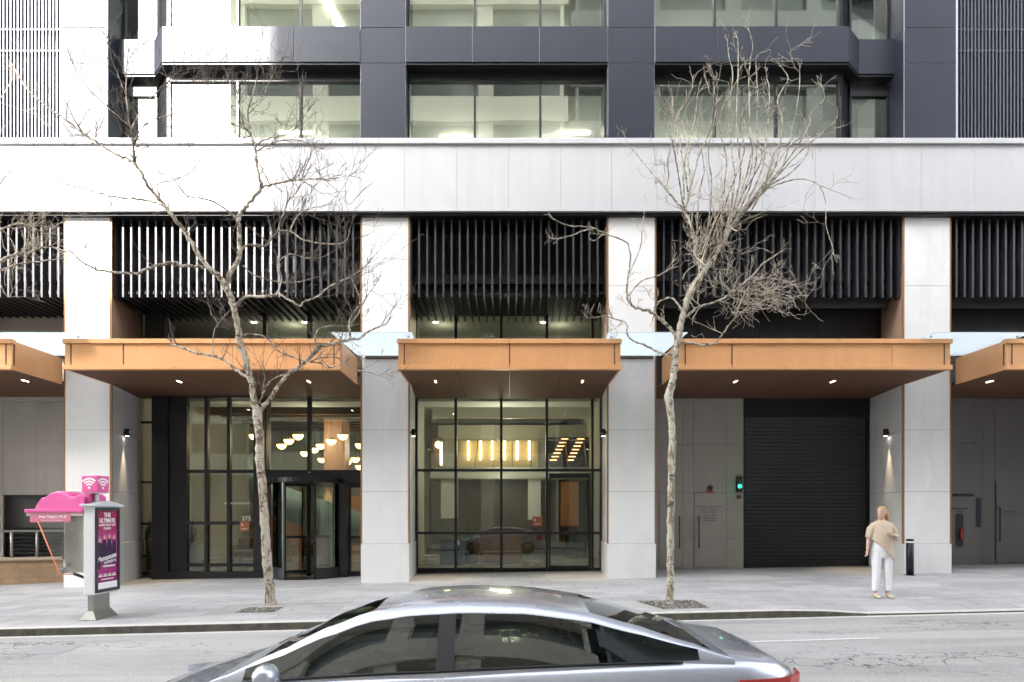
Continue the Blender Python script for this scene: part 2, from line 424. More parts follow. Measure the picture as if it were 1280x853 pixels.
mb=MB(); mb.face([(x,y,pave_top(x,y)+.004) for x,y in [gp(1155,748),gp(1204,746),gp(1170,730),gp(1116,729.5)]])
mb.face([(x,y,pave_top(x,y)+.004) for x,y in [gp(905,727),gp(985,724),gp(950,719),gp(880,722)]])
struct(mb.build('pavement_patch',mat('pale_paving_patch',(.5,.49,.47),.65,nscale=7,namt=.18)))
# ------------------------------------------------------------------ the office building
B=thing('office_building','modern office block with pale stone base, dark metal upper floors and copper coloured canopies','building',(0,D0,0))
def part(mb,name,m,par=B,**k): return mb.build(name,m,par,**k)
TOPZ=16.6
# --- pillars
PIL=[(-18.35,-17.2,-18.2,-17.35),(-11.03,-9.93,-10.85,-10.42),(-3.66,-2.52,-3.5,-2.67),(2.46,3.6,2.61,3.45),(9.81,10.93,10.17,10.75),(17.2,18.35,17.35,18.2)]
CO=[(-1.2,.905),(.905,2.2),(2.2,3.73),(3.73,5.5),(5.5,7.31),(7.31,9.07)]
for (a,b,c,d) in PIL:
    mb=MB(); ki=D1+.3
    def poly(g,yf=D0): return [(a-g,yf-g),(b+g,yf-g),(d+g,ki),(c-g,ki)]
    for i,(z0,z1) in enumerate(CO):
        mb.prism(poly(.028 if i==0 else 0),z0+(.003 if i else 0),z1-.003)
    p=part(mb,'pillar',M['stone'],bevel=.006)
    mb=MB(); mb.prism(poly(-.012),-1.1,9.05); part(mb,'pillar_core',M['joint'],p)
    for sx,x,xb in ((-1,a,c),(1,b,d)):
        mb=MB(); mb.box(x+sx*.003,x+sx*.045,D0+.012,D0+.05,.91,9.05); part(mb,'corner_strip',M['copper_strip'],p)
        # satin copper reveal above the canopies
        t=lambda y:(x+(xb-x)*(y-D0)/(ki-D0))
        y0,y1=D0+.09,D1+.05
        mb=MB(); mb.prism([(t(y0)+sx*.004,y0),(t(y1)+sx*.004,y1),(t(y1)+sx*.03,y1),(t(y0)+sx*.03,y0)][::sx],5.6,7.6); part(mb,'reveal_panel',M['copper_lt'],p)
# --- stone band over the pillars
YB=16.75
jx=[-18.6,-17.2,-15.9,-14.6,-13.3,-12.0,-10.7,-9.4,-8.1,-6.8,-5.4,-3.67,-2.58,-1.3,-.03,1.25,2.5,3.6,4.9,6.2,7.5,8.8,10.1,11.4,12.7,14.0,15.3,16.6,18.6]
mb=MB()
for a,b in zip(jx[:-1],jx[1:]): mb.box(a+.0025,b-.0025,YB,YB+.06,9.11,10.70)
part(mb,'stone_band',M['band'],bevel=.003)
mb=MB(); mb.box(-18.6,18.6,YB+.02,D1+.2,9.075,10.72); part(mb,'band_core',M['joint'])
mb=MB(); mb.box(-18.6,18.6,YB-.07,YB+.5,10.705,10.84); part(mb,'band_cornice',M['band'],bevel=.012)
mb=MB(); mb.box(-18.6,18.6,YB-.02,YB+.06,9.07,9.108); part(mb,'band_drip_edge',M['band'])
mb=MB(); mb.box(-18.6,18.6,YB+.07,D1+.1,9.0,9.073); part(mb,'head_channel',M['black'])
# --- upper cladding
YP=D0
ZL=[(10.842,12.84),(12.84,13.72),(13.72,15.65),(15.65,TOPZ)]
for (a,b) in [(-11.1,-9.99),(-3.71,-2.58),(2.44,3.6),(9.81,11.08)]:
    mb=MB()
    for z0,z1 in ZL: mb.box(a+.006,b-.006,YP,YP+.05,z0+.006,z1-.006)
    p=part(mb,'cladding_pier',M['clad'],bevel=.004)
    mb=MB(); mb.box(a,b,YP+.012,YP+1.1,10.842,TOPZ); part(mb,'joint_backing',M['cladjoint'],p)
    for s,x in ((-1,a),(1,b)):
        mb=MB()
        for z0,z1 in ZL: mb.box(x-s*.02,x+s*.012,YP+.055,YP+1.15,z0+.006,z1-.006)
        part(mb,'return_panel',M['clad'],p)
def spandrel(poly_pts,z0,z1,cuts=()):
    """poly_pts: list of (x,y) along the front from left to right"""
    mb=MB(); jb=MB()
    for (xa,ya),(xb,yb) in zip(poly_pts[:-1],poly_pts[1:]):
        cs=[xa]+sorted(c for c in cuts if xa<c<xb)+[xb]
        for ca,cb in zip(cs[:-1],cs[1:]):
            fa,fb=(ca-xa)/(xb-xa),(cb-xa)/(xb-xa)
            A=Vector((ca,ya+(yb-ya)*fa,0)); Bq=Vector((cb,ya+(yb-ya)*fb,0)); d=(Bq-A).normalized()*.005
            A+=d; Bq-=d
            mb.hexa([(A.x,A.y,z0),(Bq.x,Bq.y,z0),(Bq.x,Bq.y+.05,z0),(A.x,A.y+.05,z0),(A.x,A.y,z1),(Bq.x,Bq.y,z1),(Bq.x,Bq.y+.05,z1),(A.x,A.y+.05,z1)])
        jb.hexa([(xa,ya+.02,z0+.01),(xb,yb+.02,z0+.01),(xb,18.2,z0+.01),(xa,18.2,z0+.01),(xa,ya+.02,z1-.01),(xb,yb+.02,z1-.01),(xb,18.2,z1-.01),(xa,18.2,z1-.01)])
    p=part(mb,'spandrel',M['clad'],bevel=.003); part(jb,'joint_backing',M['cladjoint'],p)
    mb=MB()      # black head of the window recess below the spandrel
    for (xa,ya),(xb,yb) in zip(poly_pts[:-1],poly_pts[1:]):
        mb.hexa([(xa,ya+.03,z0-.05),(xb,yb+.03,z0-.05),(xb,18.2,z0-.05),(xa,18.2,z0-.05),(xa,ya+.03,z0-.002),(xb,yb+.03,z0-.002),(xb,18.2,z0-.002),(xa,18.2,z0-.002)])
    part(mb,'window_head',M['black'],p)
YS=16.9; YSB=17.36
shapes={1:[(-9.99,YSB),(-9.03,YSB),(-8.61,YS),(-3.715,YS)],2:[(-2.575,YS),(2.435,YS)],3:[(3.605,YS),(8.40,YS),(8.87,YSB),(9.80,YSB)]}
cuts={1:(-5.35,-7.0),2:(-.92,.74),3:(5.16,6.7)}
for z0,z1 in ((12.84,13.72),(15.65,TOPZ)):
    for k in shapes: spandrel(shapes[k],z0,z1,cuts[k])
YW=17.25; YWB=17.62
def office_window(x0,x1,z0,z1,y,muls):
    mb=MB(); t=.05
    mb.box(x0,x1,y,y+.1,z0,z0+.04); mb.box(x0,x1,y-.02,y+.1,z1,z1+.26)
    mb.box(x0,x0+t,y,y+.1,z0+.041,z1-.001); mb.box(x1-t,x1,y,y+.1,z0+.041,z1-.001)
    for m_ in muls: mb.box(m_-.028,m_+.028,y-.01,y+.1,z0+.041,z1-.001)
    w=part(mb,'window',M['black'])
    xs_=[x0+t]+[q for m_ in muls for q in (m_-.028,m_+.028)]+[x1-t]
    for a,b in zip(xs_[::2],xs_[1::2]):
        g=MB(); g.box(a,b,y+.05,y+.065,z0+.04,z1); part(g,'pane',M['gwin'],w)
for z0,z1 in ((11.0,12.57),(13.81,15.38)):
    office_window(-2.58,2.44,z0,z1,YW,[WX(593.5,YW),WX(675.5,YW)])
    office_window(-8.62,-3.71,z0,z1,YW,[WX(297,YW),WX(375.5,YW)])
    office_window(3.60,8.35,z0,z1,YW,[WX(893.5,YW),WX(970.5,YW)])
    office_window(-9.97,-9.1,z0,z1-.15,YWB,[])
    office_window(8.78,9.79,z0,z1-.15,YWB,[])
    mb=MB()
    for s in (-1,1):
        X=-8.64 if s<0 else 8.37
        mb.hexa([(X,YW,z0),(X+s*.02,YW,z0),(X+s*.45,YWB+.1,z0),(X+s*.40,YWB+.1,z0),(X,YW,z1+.26),(X+s*.02,YW,z1+.26),(X+s*.45,YWB+.1,z1+.26),(X+s*.40,YWB+.1,z1+.26)][:8] if s>0 else
                [(X+s*.02,YW,z0),(X,YW,z0),(X+s*.40,YWB+.1,z0),(X+s*.45,YWB+.1,z0),(X+s*.02,YW,z1+.26),(X,YW,z1+.26),(X+s*.40,YWB+.1,z1+.26),(X+s*.45,YWB+.1,z1+.26)])
    part(mb,'corner_post',M['black'])
mb=MB(); mb.box(-9.99,9.81,17.0,18.3,10.80,10.996); part(mb,'window_sill',M['black'])
# --- fin screens on the outer bays
for (x0,x1) in ((-18.3,-11.12),(11.1,18.3)):
    mb=MB(); mb.box(x0,x1,17.1,17.5,10.845,TOPZ); p=part(mb,'screen_backing',M['scrback'])
    mb=MB(); x=x0+.03
    while x<x1: mb.box(x,x+.03,16.98,17.05,10.85,TOPZ); x+=.0885
    part(mb,'fin_screen',M['screenfin'],p)
    mb=MB(); mb.box(x0,x1,17.0,17.09,13.70,13.73); mb.box(x0,x1,17.0,17.09,13.17,13.20); part(mb,'screen_rail',M['screenfin'],p)
    mb=MB(); xx=x1 if x0<0 else x0; mb.box(xx-.02,xx+.02,16.94,17.2,10.85,TOPZ); part(mb,'edge_trim',M['cladjoint'],p)
# --- upper office rooms
mb=MB(); mb.box(-18.3,18.3,17.5,24,10.5,10.79); mb.box(-18.3,18.3,17.8,24,12.85,13.78); mb.box(-18.3,18.3,17.8,24,15.66,15.9)
mb.box(-18.3,18.3,24,24.2,10.5,15.9)
for x in (-10.3,-3.2,3.0,10.2): mb.box(x-.5,x+.5,18.1,19.0,10.79,15.66)
for x in (-7.2,-.6,.9,6.6): mb.box(x-.12,x+.12,21,24,10.79,12.85); mb.box(x+.7,x+1.3,20,20.6,13.78,15.66)
mb.box(-6.2,-5.6,22,22.6,10.79,12.85)
part(mb,'office_interior',M['offw'])
for (px,py) in ((248,17),(423,17)):
    X=WX(px,19.4); mb=MB(); mb.rbox((X,19.6,15.60),(.12,2.0,.04),R(-8)); part(mb,'strip_light',M['lampw'])
for x,y,z in ((-6.3,20,12.82),(-1.6,20.2,12.82),(.6,20.6,12.82),(1.9,20.0,12.82),(5.4,20.5,12.82),(-1.2,20,15.64),(1.3,20.4,15.64),(5.6,20,15.64),(7.4,20.6,15.64)):  # further strips added to brighten the office rooms
    mb=MB(); mb.box(x-.45,x+.45,y-.04,y+.04,z-.03,z+.02); part(mb,'strip_light',M['lampdim'])
# --- mass of the tower above and behind
mb=MB(); mb.box(-18.6,18.6,17.3,36,TOPZ+.002,44); part(mb,'tower_mass',M['clad'])
mb=MB(); mb.box(-18.6,18.6,35,36,-1,TOPZ); mb.box(-18.6,-18.36,D0+.3,35,-1,TOPZ); mb.box(18.36,18.6,D0+.3,35,-1,TOPZ); mb.box(-18.3,18.3,24.3,35,9.2,10.7)
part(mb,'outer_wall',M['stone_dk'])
# --- fin louvres between the pillars
OPEN=[(-17.2,-11.03),(-9.93,-3.66),(-2.52,2.46),(3.6,9.81),(10.93,17.2)]
for bi,(a,b) in enumerate(OPEN):
    mb=MB(); n=round((b-a-.06)/.2085); 
    bots=[]
    for i in range(n+1):
        x=a+.05+(b-a-.1)*i/n
        mb.box(x-.022,x+.022,17.08,17.3,7.07,9.0); bots.append(x)
    p=part(mb,'fin_louvre',M['fin'])
    YBK=17.95 if bi==2 else 17.75
    if bi<3:
        mb=MB()
        for x in bots: mb.box(x-.022,x+.022,17.3,19.25,7.07,7.16)
        part(mb,'soffit_slats',M['fin'],p)
        mb=MB(); mb.box(a,b,17.36,D1+.1,7.24,7.3); part(mb,'louvre_soffit',M['black2'],p)
    mb=MB(); mb.box(a,b,YBK,YBK+.05,7.3 if bi<3 else 7.0,9.0); part(mb,'louvre_backing',M['backing'],p)
    mb=MB(); mb.box(a+.02,b-.02,YBK-.22,YBK-.01,7.62,7.85)
    if bi==2: mb.box(-.14,.14,YBK-.15,YBK-.01,7.86,9.0)
    part(mb,'louvre_beam',M['fin'],p)
    if bi==2:
        mb=MB(); z=7.9
        while z<8.75:
            for (u,v) in ((a+.75,-.2),(.2,b-.45)): mb.hexa([(u,YBK-.1,z),(v,YBK-.1,z),(v,YBK-.02,z+.03),(u,YBK-.02,z+.03),(u,YBK-.1,z+.012),(v,YBK-.1,z+.012),(v,YBK-.02,z+.042),(u,YBK-.02,z+.042)])
            z+=.075
        part(mb,'blade_louvre',M['fin'],p)
# black panels over the right hand canopies
for (a,b) in OPEN[3:]:
    mb=MB(); n=4
    for i in range(n):
        u=a+(b-a)*i/n; v=a+(b-a)*(i+1)/n; mb.box(u+.006,v-.006,18.3,18.35,5.0,7.6)
    part(mb,'black_panel_wall',M['black2'])
    mb=MB(); mb.box(a-.3,b+.3,18.34,18.5,5.0,9.0); mb.box(a,b,17.6,18.4,7.3,7.4); part(mb,'panel_backing',M['black'])
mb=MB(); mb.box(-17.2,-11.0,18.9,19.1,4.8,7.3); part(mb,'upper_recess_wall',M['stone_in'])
mb=MB(); mb.box(-9.93,WX(212,18.9),18.6,18.95,4.9,7.3); part(mb,'dark_side_panel',M['black2'])
# --- canopies
ZC0,ZC1=4.86,5.54
def canopy(a,b,ra,rb,joints,lips,lights,seams):
    mb=MB()
    fx=[a]+joints+[b]
    for u,v in zip(fx[:-1],fx[1:]): mb.box(u+.005,v-.005,DC+.035,DC+.08,ZC0+.105,ZC1-.105)
    c=part(mb,'canopy',M['copper'],bevel=.004)
    mb=MB(); mb.box(a+.015,b-.015,DC+.05,DC+.2,ZC0+.02,ZC1-.02); part(mb,'fascia_backing',M['brown'],c)
    mb=MB()
    for u in joints[:1]+[a+.14,b-.14]: mb.box(u-.012,u+.012,DC+.028,DC+.06,ZC0+.105,ZC1-.105)  # dark strips marking the fascia joints
    part(mb,'joint_strip',M['brown'],c)
    lx=[a-.02]+lips+[b+.02]
    for z0,z1,nm in ((ZC1-.10,ZC1,'top_lip'),(ZC0,ZC0+.10,'bottom_lip')):
        mb=MB()
        for u,v in zip(lx[:-1],lx[1:]): mb.box(u+.003,v-.003,DC-.02,DC+.12,z0,z1)
        part(mb,nm,M['copper'],c,bevel=.004)
    for x,s in ((a,1),(b,-1)):
        mb=MB(); mb.box(x,x+s*.03,DC+.125,D0-.005,ZC0+.004,ZC1-.03); part(mb,'side_panel',M['copper'],c)
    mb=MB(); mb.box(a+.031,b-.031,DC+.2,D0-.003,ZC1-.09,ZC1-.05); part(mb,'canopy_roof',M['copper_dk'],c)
    # soffit: flat sheets with open seams, running back into the recess
    mb=MB(); sx=[a+.032]+seams+[b-.032]
    for i,(u,v) in enumerate(zip(sx[:-1],sx[1:])):
        mb.box(u+.006,v-.006,DC+.125,D0-.002,ZC0+.008,ZC0+.03)
        ub=ra if i==0 else u+.006; vb=rb if i==len(sx)-2 else v-.006
        ua=u+.006; va=v-.006
        mb.hexa([(ua,D0-.002,ZC0+.008),(va,D0-.002,ZC0+.008),(vb,D1,ZC0+.035),(ub,D1,ZC0+.035),(ua,D0-.002,ZC0+.03),(va,D0-.002,ZC0+.03),(vb,D1,ZC0+.06),(ub,D1,ZC0+.06)])
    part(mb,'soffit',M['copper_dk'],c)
    mb=MB(); mb.box(a+.05,b-.05,DC+.2,D1,ZC0+.065,ZC0+.1); part(mb,'soffit_backing',M['black'],c)
    for x,y in lights:
        mb=MB(); mb.rbox((x,y,ZC0+.003),(.03,.22,.012)); part(mb,'soffit_light',M['lampdim'],c)
canopy(-17.0,-11.1,-17.2,-10.98,[-14.0],[-15.5,-14.0,-12.5],[(WX(35,16.6),16.5)],[-14.0])
canopy(-9.93,-3.78,-10.38,-3.6,[WX(153,DC),WX(290,DC),WX(357,DC)],[WX(151,DC),WX(219,DC),WX(288,DC),WX(356,DC)],[(WX(229,16.8),16.6),(WX(389,16.8),16.6)],[-7.9,-5.8])
canopy(-2.49,2.48,-2.64,2.58,[0],[WX(569.5,DC),0,WX(705,DC)],[(WX(544.5,16.6),16.6),(WX(728,16.6),16.6)],[WX(569.5,DC),0,WX(705,DC)])
canopy(3.78,9.84,3.5,10.12,[WX(915.5,DC),WX(1116,DC)],[WX(915.5,DC),WX(983,DC),WX(1051,DC),WX(1117,DC)],[(WX(919.5,16.6),16.6),(WX(1041,16.6),16.6)],[WX(915.5,DC),6.8,8.3])
canopy(11.07,17.0,11.0,17.2,[14.0],[12.5,14.0,15.5],[(WX(1237,16.6),16.6)],[14.0])
# --- glass awnings bridging the canopies
for a,b in ((-11.5,-9.42),(-3.87,-2.12),(2.13,3.86),(9.2,11.35)):
    mb=MB(); ins=.28
    mb.extr([(a,14.8,5.565),(b,14.8,5.565),(b-ins*.4,D0-.03,5.565),(a+ins*.4,D0-.03,5.565)],(0,0,.018))
    g=part(mb,'glass_awning',M['gaw'])
    mb=MB(); mb.box(a+.3,b-.3,D0-.06,D0-.004,5.50,5.56); part(mb,'wall_bracket',M['brown'],g)
    for x in (a+.12,b-.12):
        mb=MB(); mb.lathe((x,15.1,5.545),[(.02,0),(.02,.05),(.012,.055)],8); part(mb,'glass_fixing',M['black'],g)
# --- centre bay curtain wall
def frame_wall(x0,x1,z0,z1,y,muls,trans,name='curtain_wall',t=.035,m='black',gl='glob',par=B,dep=.12):
    mb=MB()
    xs_=[x0]+list(muls)+[x1]; zs=[z0]+list(trans)+[z1]
    for x in xs_: mb.box(x-t,x+t,y-.03,y+dep,z0,z1)
    for z in zs:
        for a,b in zip(xs_[:-1],xs_[1:]): mb.box(a+t,b-t,y-.02,y+dep-.02,z-t,z+t)
    w=part(mb,name,M[m],par)
    if par==B:
        for a,b in zip(xs_[:-1],xs_[1:]):
            for c,d in zip(zs[:-1],zs[1:]):
                g=MB(); g.box(a+t,b-t,y+.04,y+.055,c+t,d-t); part(g,'pane',M[gl],w)
    else:
        g=MB()
        for a,b in zip(xs_[:-1],xs_[1:]):
            for c,d in zip(zs[:-1],zs[1:]): g.box(a+t,b-t,y+.04,y+.055,c+t,d-t)
        part(g,'pane',M[gl],w)
    return w
y=D1
mx=[WX(p,y) for p in (569.7,626.6,683.6,740.5)]
cw=frame_wall(-2.62,2.58,.1,7.3,y,mx,[WZ(666.5,y),WZ(588,y),4.95,5.5])
# glazed door leaf of the centre bay
mb=MB(); a,b=WX(686,y),WX(738,y); mb.box(a,a+.045,y-.06,y-.031,.13,WZ(592,y)); mb.box(b-.05,b,y-.06,y-.031,.13,WZ(592,y)); mb.box(a+.046,b-.051,y-.06,y-.031,WZ(598,y),WZ(592,y)); mb.box(a+.046,b-.051,y-.06,y-.031,.13,.2)
part(mb,'door',M['black'],cw)
mb=MB(); mb.box(-2.7,2.7,D1-.02,D1+.3,-.3,.09); part(mb,'door_threshold',M['black'],cw)
# --- left bay: glazed strip, projecting entrance lobby and revolving door
y=D1
frame_wall(WX(174,y),WX(192,y),-.02,7.3,y,[],[.45,WZ(655,y),WZ(603,y),WZ(528,y),4.95,5.5],t=.025)
yl=18.75
xl0,xl1=WX(192,yl),WX(320,yl)
fw=frame_wall(WX(232,yl),xl1,-.02,4.89,yl,[WX(p,yl) for p in (258,286)],[.25,WZ(654,yl),WZ(589.5,yl)],name='lobby_screen',t=.045)
mb=MB(); mb.box(xl0,WX(212,yl),yl-.1,yl+1.2,-.15,4.89); mb.box(WX(318,yl),WX(331,yl),yl-.08,yl+.5,-.15,4.89); mb.box(xl0,WX(331,yl),yl-.12,yl+.2,-.3,.07)
mb.box(WX(213,yl),WX(231,yl),yl-.04,yl+.1,-.15,4.89)
part(mb,'lobby_frame',M['black'],fw)
# wall of glass above revolving door
y2=18.85
hw=frame_wall(WX(331,y2),-3.62,WZ(590,y2),7.3,y2,[WX(386.5,y2)],[4.95,5.5],name='upper_glazing',t=.05)
mb=MB(); mb.box(WX(331,y2),-3.58,y2-.25,y2+.6,WZ(604.5,y2),WZ(589.5,y2)-.051); part(mb,'door_header',M['black'],hw)
# revolving door drum
cx,cy,r=(WX(345,18.6)+WX(424,18.6))/2,18.72,.92
zf=gz(cx,18)+.005
mb=MB()
def arc(r0,r1,a0,a1,z0,z1,n=14):
    for i in range(n):
        t0=a0+(a1-a0)*i/n; t1=a0+(a1-a0)*(i+1)/n
        mb.hexa([(cx+r1*cos(t0),cy+r1*sin(t0),z0),(cx+r1*cos(t1),cy+r1*sin(t1),z0),(cx+r0*cos(t1),cy+r0*sin(t1),z0),(cx+r0*cos(t0),cy+r0*sin(t0),z0),
                 (cx+r1*cos(t0),cy+r1*sin(t0),z1),(cx+r1*cos(t1),cy+r1*sin(t1),z1),(cx+r0*cos(t1),cy+r0*sin(t1),z1),(cx+r0*cos(t0),cy+r0*sin(t0),z1)])
ZH=WZ(604.5,y2)
arc(0.01,r+.05,pi,2*pi,ZH,ZH+.12,20)
rd=part(mb,'revolving_door',M['black'])
mb=MB(); arc(r,r+.02,pi,1.36*pi,zf+.3,ZH-.02); arc(r,r+.02,1.64*pi,2*pi,zf+.3,ZH-.02); part(mb,'drum_glass',M['glob'],rd)
mb=MB(); arc(r-.01,r+.03,pi,1.36*pi,zf,zf+.3); arc(r-.01,r+.03,1.64*pi,2*pi,zf,zf+.3); arc(.05,r-.02,pi,2*pi,zf,zf+.012); 
part(mb,'drum_kickplate',M['black2'],rd)
mb=MB()
for t in (pi,1.36*pi,1.64*pi,2*pi): mb.rbox((cx+(r+.01)*cos(t),cy+(r+.01)*sin(t),(zf+ZH)/2),(.06,.06,ZH-zf-.01),t)
mb.box(WX(424,18.6)+.03,WX(434,18.6)+.02,18.45,18.62,zf-.1,ZH); part(mb,'drum_post',M['black'],rd)
for k in range(4):
    t=R(28)+k*pi/2; d=Vector((cos(t),sin(t),0)); c0=Vector((cx,cy,0))
    mb=MB()
    for u in (.04,r-.06): mb.rbox(c0+d*u+Vector((0,0,(zf+ZH)/2)),(.04,.04,ZH-zf-.05),t)
    for z in (zf+.16,zf+1.1,ZH-.06): mb.rbox(c0+d*(r/2)+Vector((0,0,z)),(r-.14,.035,.07 if z<2 else .06),t)
    w=part(mb,'door_wing',M['black'],rd)
    mb=MB(); mb.rbox(c0+d*(r/2)+Vector((0,0,(zf+ZH)/2)),(r-.16,.012,ZH-zf-.2),t); part(mb,'pane',M['glob'],w)
# side pass door
xa,xb=WX(434,18.7)+.03,-3.6
mb=MB(); mb.box(xa,xa+.06,18.7,18.78,zf-.05,ZH); mb.box(xb-.2,xb-.12,18.7,18.78,zf-.05,ZH); mb.box(xa+.061,xb-.201,18.7,18.78,zf,zf+.16); mb.box(xa+.061,xb-.201,18.7,18.78,zf+1.05,zf+1.13); mb.box(xa+.061,xb-.201,18.7,18.78,ZH-.12,ZH)
dr=part(mb,'door',M['black']); mb=MB(); mb.box(xa+.06,xb-.2,18.73,18.745,zf+.16,ZH-.12); part(mb,'pane',M['glob'],dr)
mb=MB(); mb.tube([(xb-.25,18.64,zf+.7),(xb-.25,18.64,zf+1.6)],.015); part(mb,'handle',M['steel'],dr)
# --- right bay: stone wall, service doors, roller shutter
y=D1
xs0,xs1=WX(929.5,y),WX(1087,y)
vs=[3.3,WX(838,y),WX(853.5,y),WX(867,y),WX(908,y),xs0]; hs=[-.5,WZ(674,y),WZ(616,y),WZ(556,y),4.95]
mb=MB()
for a,b in zip(vs[:-1],vs[1:]):
    for c,d in zip(hs[:-1],hs[1:]): mb.box(a+.004,b-.004,y,y+.05,c+.004,d-.004)
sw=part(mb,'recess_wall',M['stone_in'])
mb=MB(); mb.box(3.2,xs0-.01,y+.012,y+.4,-.5,4.95); mb.box(xs1+.01,10.5,y+.012,y+.4,-.5,4.95); part(mb,'wall_core',M['joint'],sw)
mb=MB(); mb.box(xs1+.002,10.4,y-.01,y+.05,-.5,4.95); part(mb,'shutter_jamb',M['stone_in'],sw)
for (a,b,hx) in ((WX(824,y),WX(852.5,y),WX(848.5,y)),(WX(867.5,y),WX(907.5,y),WX(872.5,y))):
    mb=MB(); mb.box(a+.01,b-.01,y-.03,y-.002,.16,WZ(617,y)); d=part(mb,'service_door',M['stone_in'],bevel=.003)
    mb=MB(); s=-1 if hx>a+.2 else 1
    z0,z1=WZ(685,y),WZ(646,y)
    mb.tube([(hx,y-.035,z1),(hx,y-.1,z1),(hx,y-.1,z0),(hx,y-.035,z0)],.016,6); part(mb,'handle',M['black'],d)
mb=MB(); mb.box(xs0,xs1,y-.02,y+.3,WZ(522,y),4.95); sh=part(mb,'roller_shutter',M['black'])
mb=MB(); z=.16
while z<WZ(523,y)-.05:
    mb.hexa([(xs0+.02,y+.085,z),(xs1-.07,y+.085,z),(xs1-.07,y+.10,z),(xs0+.02,y+.10,z),(xs0+.02,y+.045,z+.098),(xs1-.07,y+.045,z+.098),(xs1-.07,y+.10,z+.102),(xs0+.02,y+.10,z+.102)]); z+=.106
part(mb,'shutter_slats',M['backing'],sh)
mb=MB(); mb.box(xs0+.02,xs1-.02,y+.04,y+.13,.08,.155); mb.box(xs0,xs0+.02,y-.01,y+.3,.08,WZ(522,y)-.002); mb.box(xs1-.07,xs1,y-.01,y+.3,.08,WZ(522,y)-.002); part(mb,'shutter_guide',M['black'],sh)
# --- far right bay
vs=[10.6,WX(1216,y),WX(1228,y),WX(1244,y),WX(1290,y),17.3]; hs=[-.3,WZ(675,y),WZ(618,y),WZ(554,y),4.95]
mb=MB()
for i,(a,b) in enumerate(zip(vs[:-1],vs[1:])):
    for c,d in zip(hs[:-1],hs[1:]): mb.box(a+.004,b-.004,y-(.12 if i==0 else 0),y+.05,c+.004,d-.004)
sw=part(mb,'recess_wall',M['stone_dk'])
mb=MB(); mb.box(10.6,17.3,y+.012,y+.4,-.5,4.95); part(mb,'wall_core',M['joint'],sw)
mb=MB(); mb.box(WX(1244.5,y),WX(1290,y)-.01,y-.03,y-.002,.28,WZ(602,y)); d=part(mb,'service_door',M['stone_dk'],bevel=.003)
mb=MB(); hx=WX(1247,y); mb.tube([(hx,y-.035,WZ(635,y)),(hx,y-.1,WZ(635,y)),(hx,y-.1,WZ(677,y)),(hx,y-.035,WZ(677,y))],.016,6); part(mb,'handle',M['black'],d)
mb=MB(); mb.box(WX(1188,y),WX(1212,y),y-.16,y-.121,WZ(621,y),WZ(619,y)+.03); part(mb,'lintel_trim',M['black'],sw)
mb=MB(); mb.box(WX(1216,y)+.01,WX(1225,y),y-.04,y-.001,WZ(659,y),WZ(623,y)); part(mb,'meter_panel',M['clad'],sw)
# --- far left bay
vs=[-17.3,-15.0,WX(4,y),WX(45,y),-10.9]; hs=[-.6,.15,WZ(619,y),WZ(553,y),4.95]
mb=MB()
for a,b in zip(vs[:-1],vs[1:]):
    for c,d in zip(hs[:-1],hs[1:]):
        if a>=vs[2]-.01 and c==.15: continue
        mb.box(a+.004,b-.004,y,y+.05,c+.004,d-.004)
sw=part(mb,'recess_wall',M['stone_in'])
mb=MB(); mb.box(-17.3,-10.9,y+.3,y+.5,-.6,4.95); mb.box(-17.3,-10.9,y+.02,y+.3,WZ(619,y)+.01,4.95); part(mb,'wall_core',M['joint'],sw)
mb=MB(); z=.2
while z<1.2: mb.hexa([(vs[2],y+.1,z),(-10.9,y+.1,z),(-10.9,y+.2,z+.06),(vs[2],y+.2,z+.06),(vs[2],y+.1,z+.012),(-10.9,y+.1,z+.012),(-10.9,y+.2,z+.072),(vs[2],y+.2,z+.072)]); z+=.11
part(mb,'vent_louvre',M['black2'],sw)
# --- lobby interior
mb=MB(); mb.box(-18.3,3.25,D1+.12,33,-.25,.02); part(mb,'lobby_floor',M['lobbyfloor'])
mb=MB(); mb.box(-10.8,3.25,D1+.15,34,6.0,6.2); mb.box(-10.8,3.25,21.5,22.6,5.2,6.0); part(mb,'lobby_ceiling',M['white'])
mb=MB(); mb.box(-10.8,3.25,21.9,22.1,6.2,7.4); mb.box(-10.8,3.25,D1+.12,22,7.36,7.5); part(mb,'upper_void_wall',M['offw'])
mb=MB(); mb.box(-11.2,-10.9,D1+.2,33,0,6); mb.box(3.2,3.45,D1+.45,33,0,6); mb.box(-18,4,33,33.3,0,6); mb.box(-3.3,-3.0,19.7,24,0,6.0)
mb.box(2.55,3.19,19.4,19.9,0.02,6.0); part(mb,'lobby_wall',M['offw'])
# mezzanine of the centre bay with its balustrade
mb=MB(); mb.box(-3.0,3.2,25.6,33,3.0,3.35); part(mb,'mezzanine_floor',M['offw'])
mb=MB(); mb.box(-3.0,3.2,28.6,28.8,3.35,5.4); part(mb,'mezzanine_wall',M['offw'])
mb=MB(); mb.box(-2.9,3.1,25.55,25.6,4.42,4.46); mb.box(-2.9,3.1,25.5,25.62,3.3,3.42)
for i in range(9):
    x=-2.7+i*.7; mb.tube([(x,25.58,3.4),(x+.12*(1 if i<3 else -1 if i>5 else 0),25.58,4.43)],.02,5)
part(mb,'balustrade',M['steel'])
for px in (585.6,600.7,615.5,630.6,646.5,661.7):
    mb=MB(); mb.lathe((WX(px,28.3),28.3,WZ(575,28.3)),[(.045,0),(.045,.78)],8); part(mb,'tube_light',M['tubelamp'])
mb=MB(); mb.box(-2.35,1.2,28.45,28.59,3.36,4.75); part(mb,'mezzanine_panel',M['tanwall'])
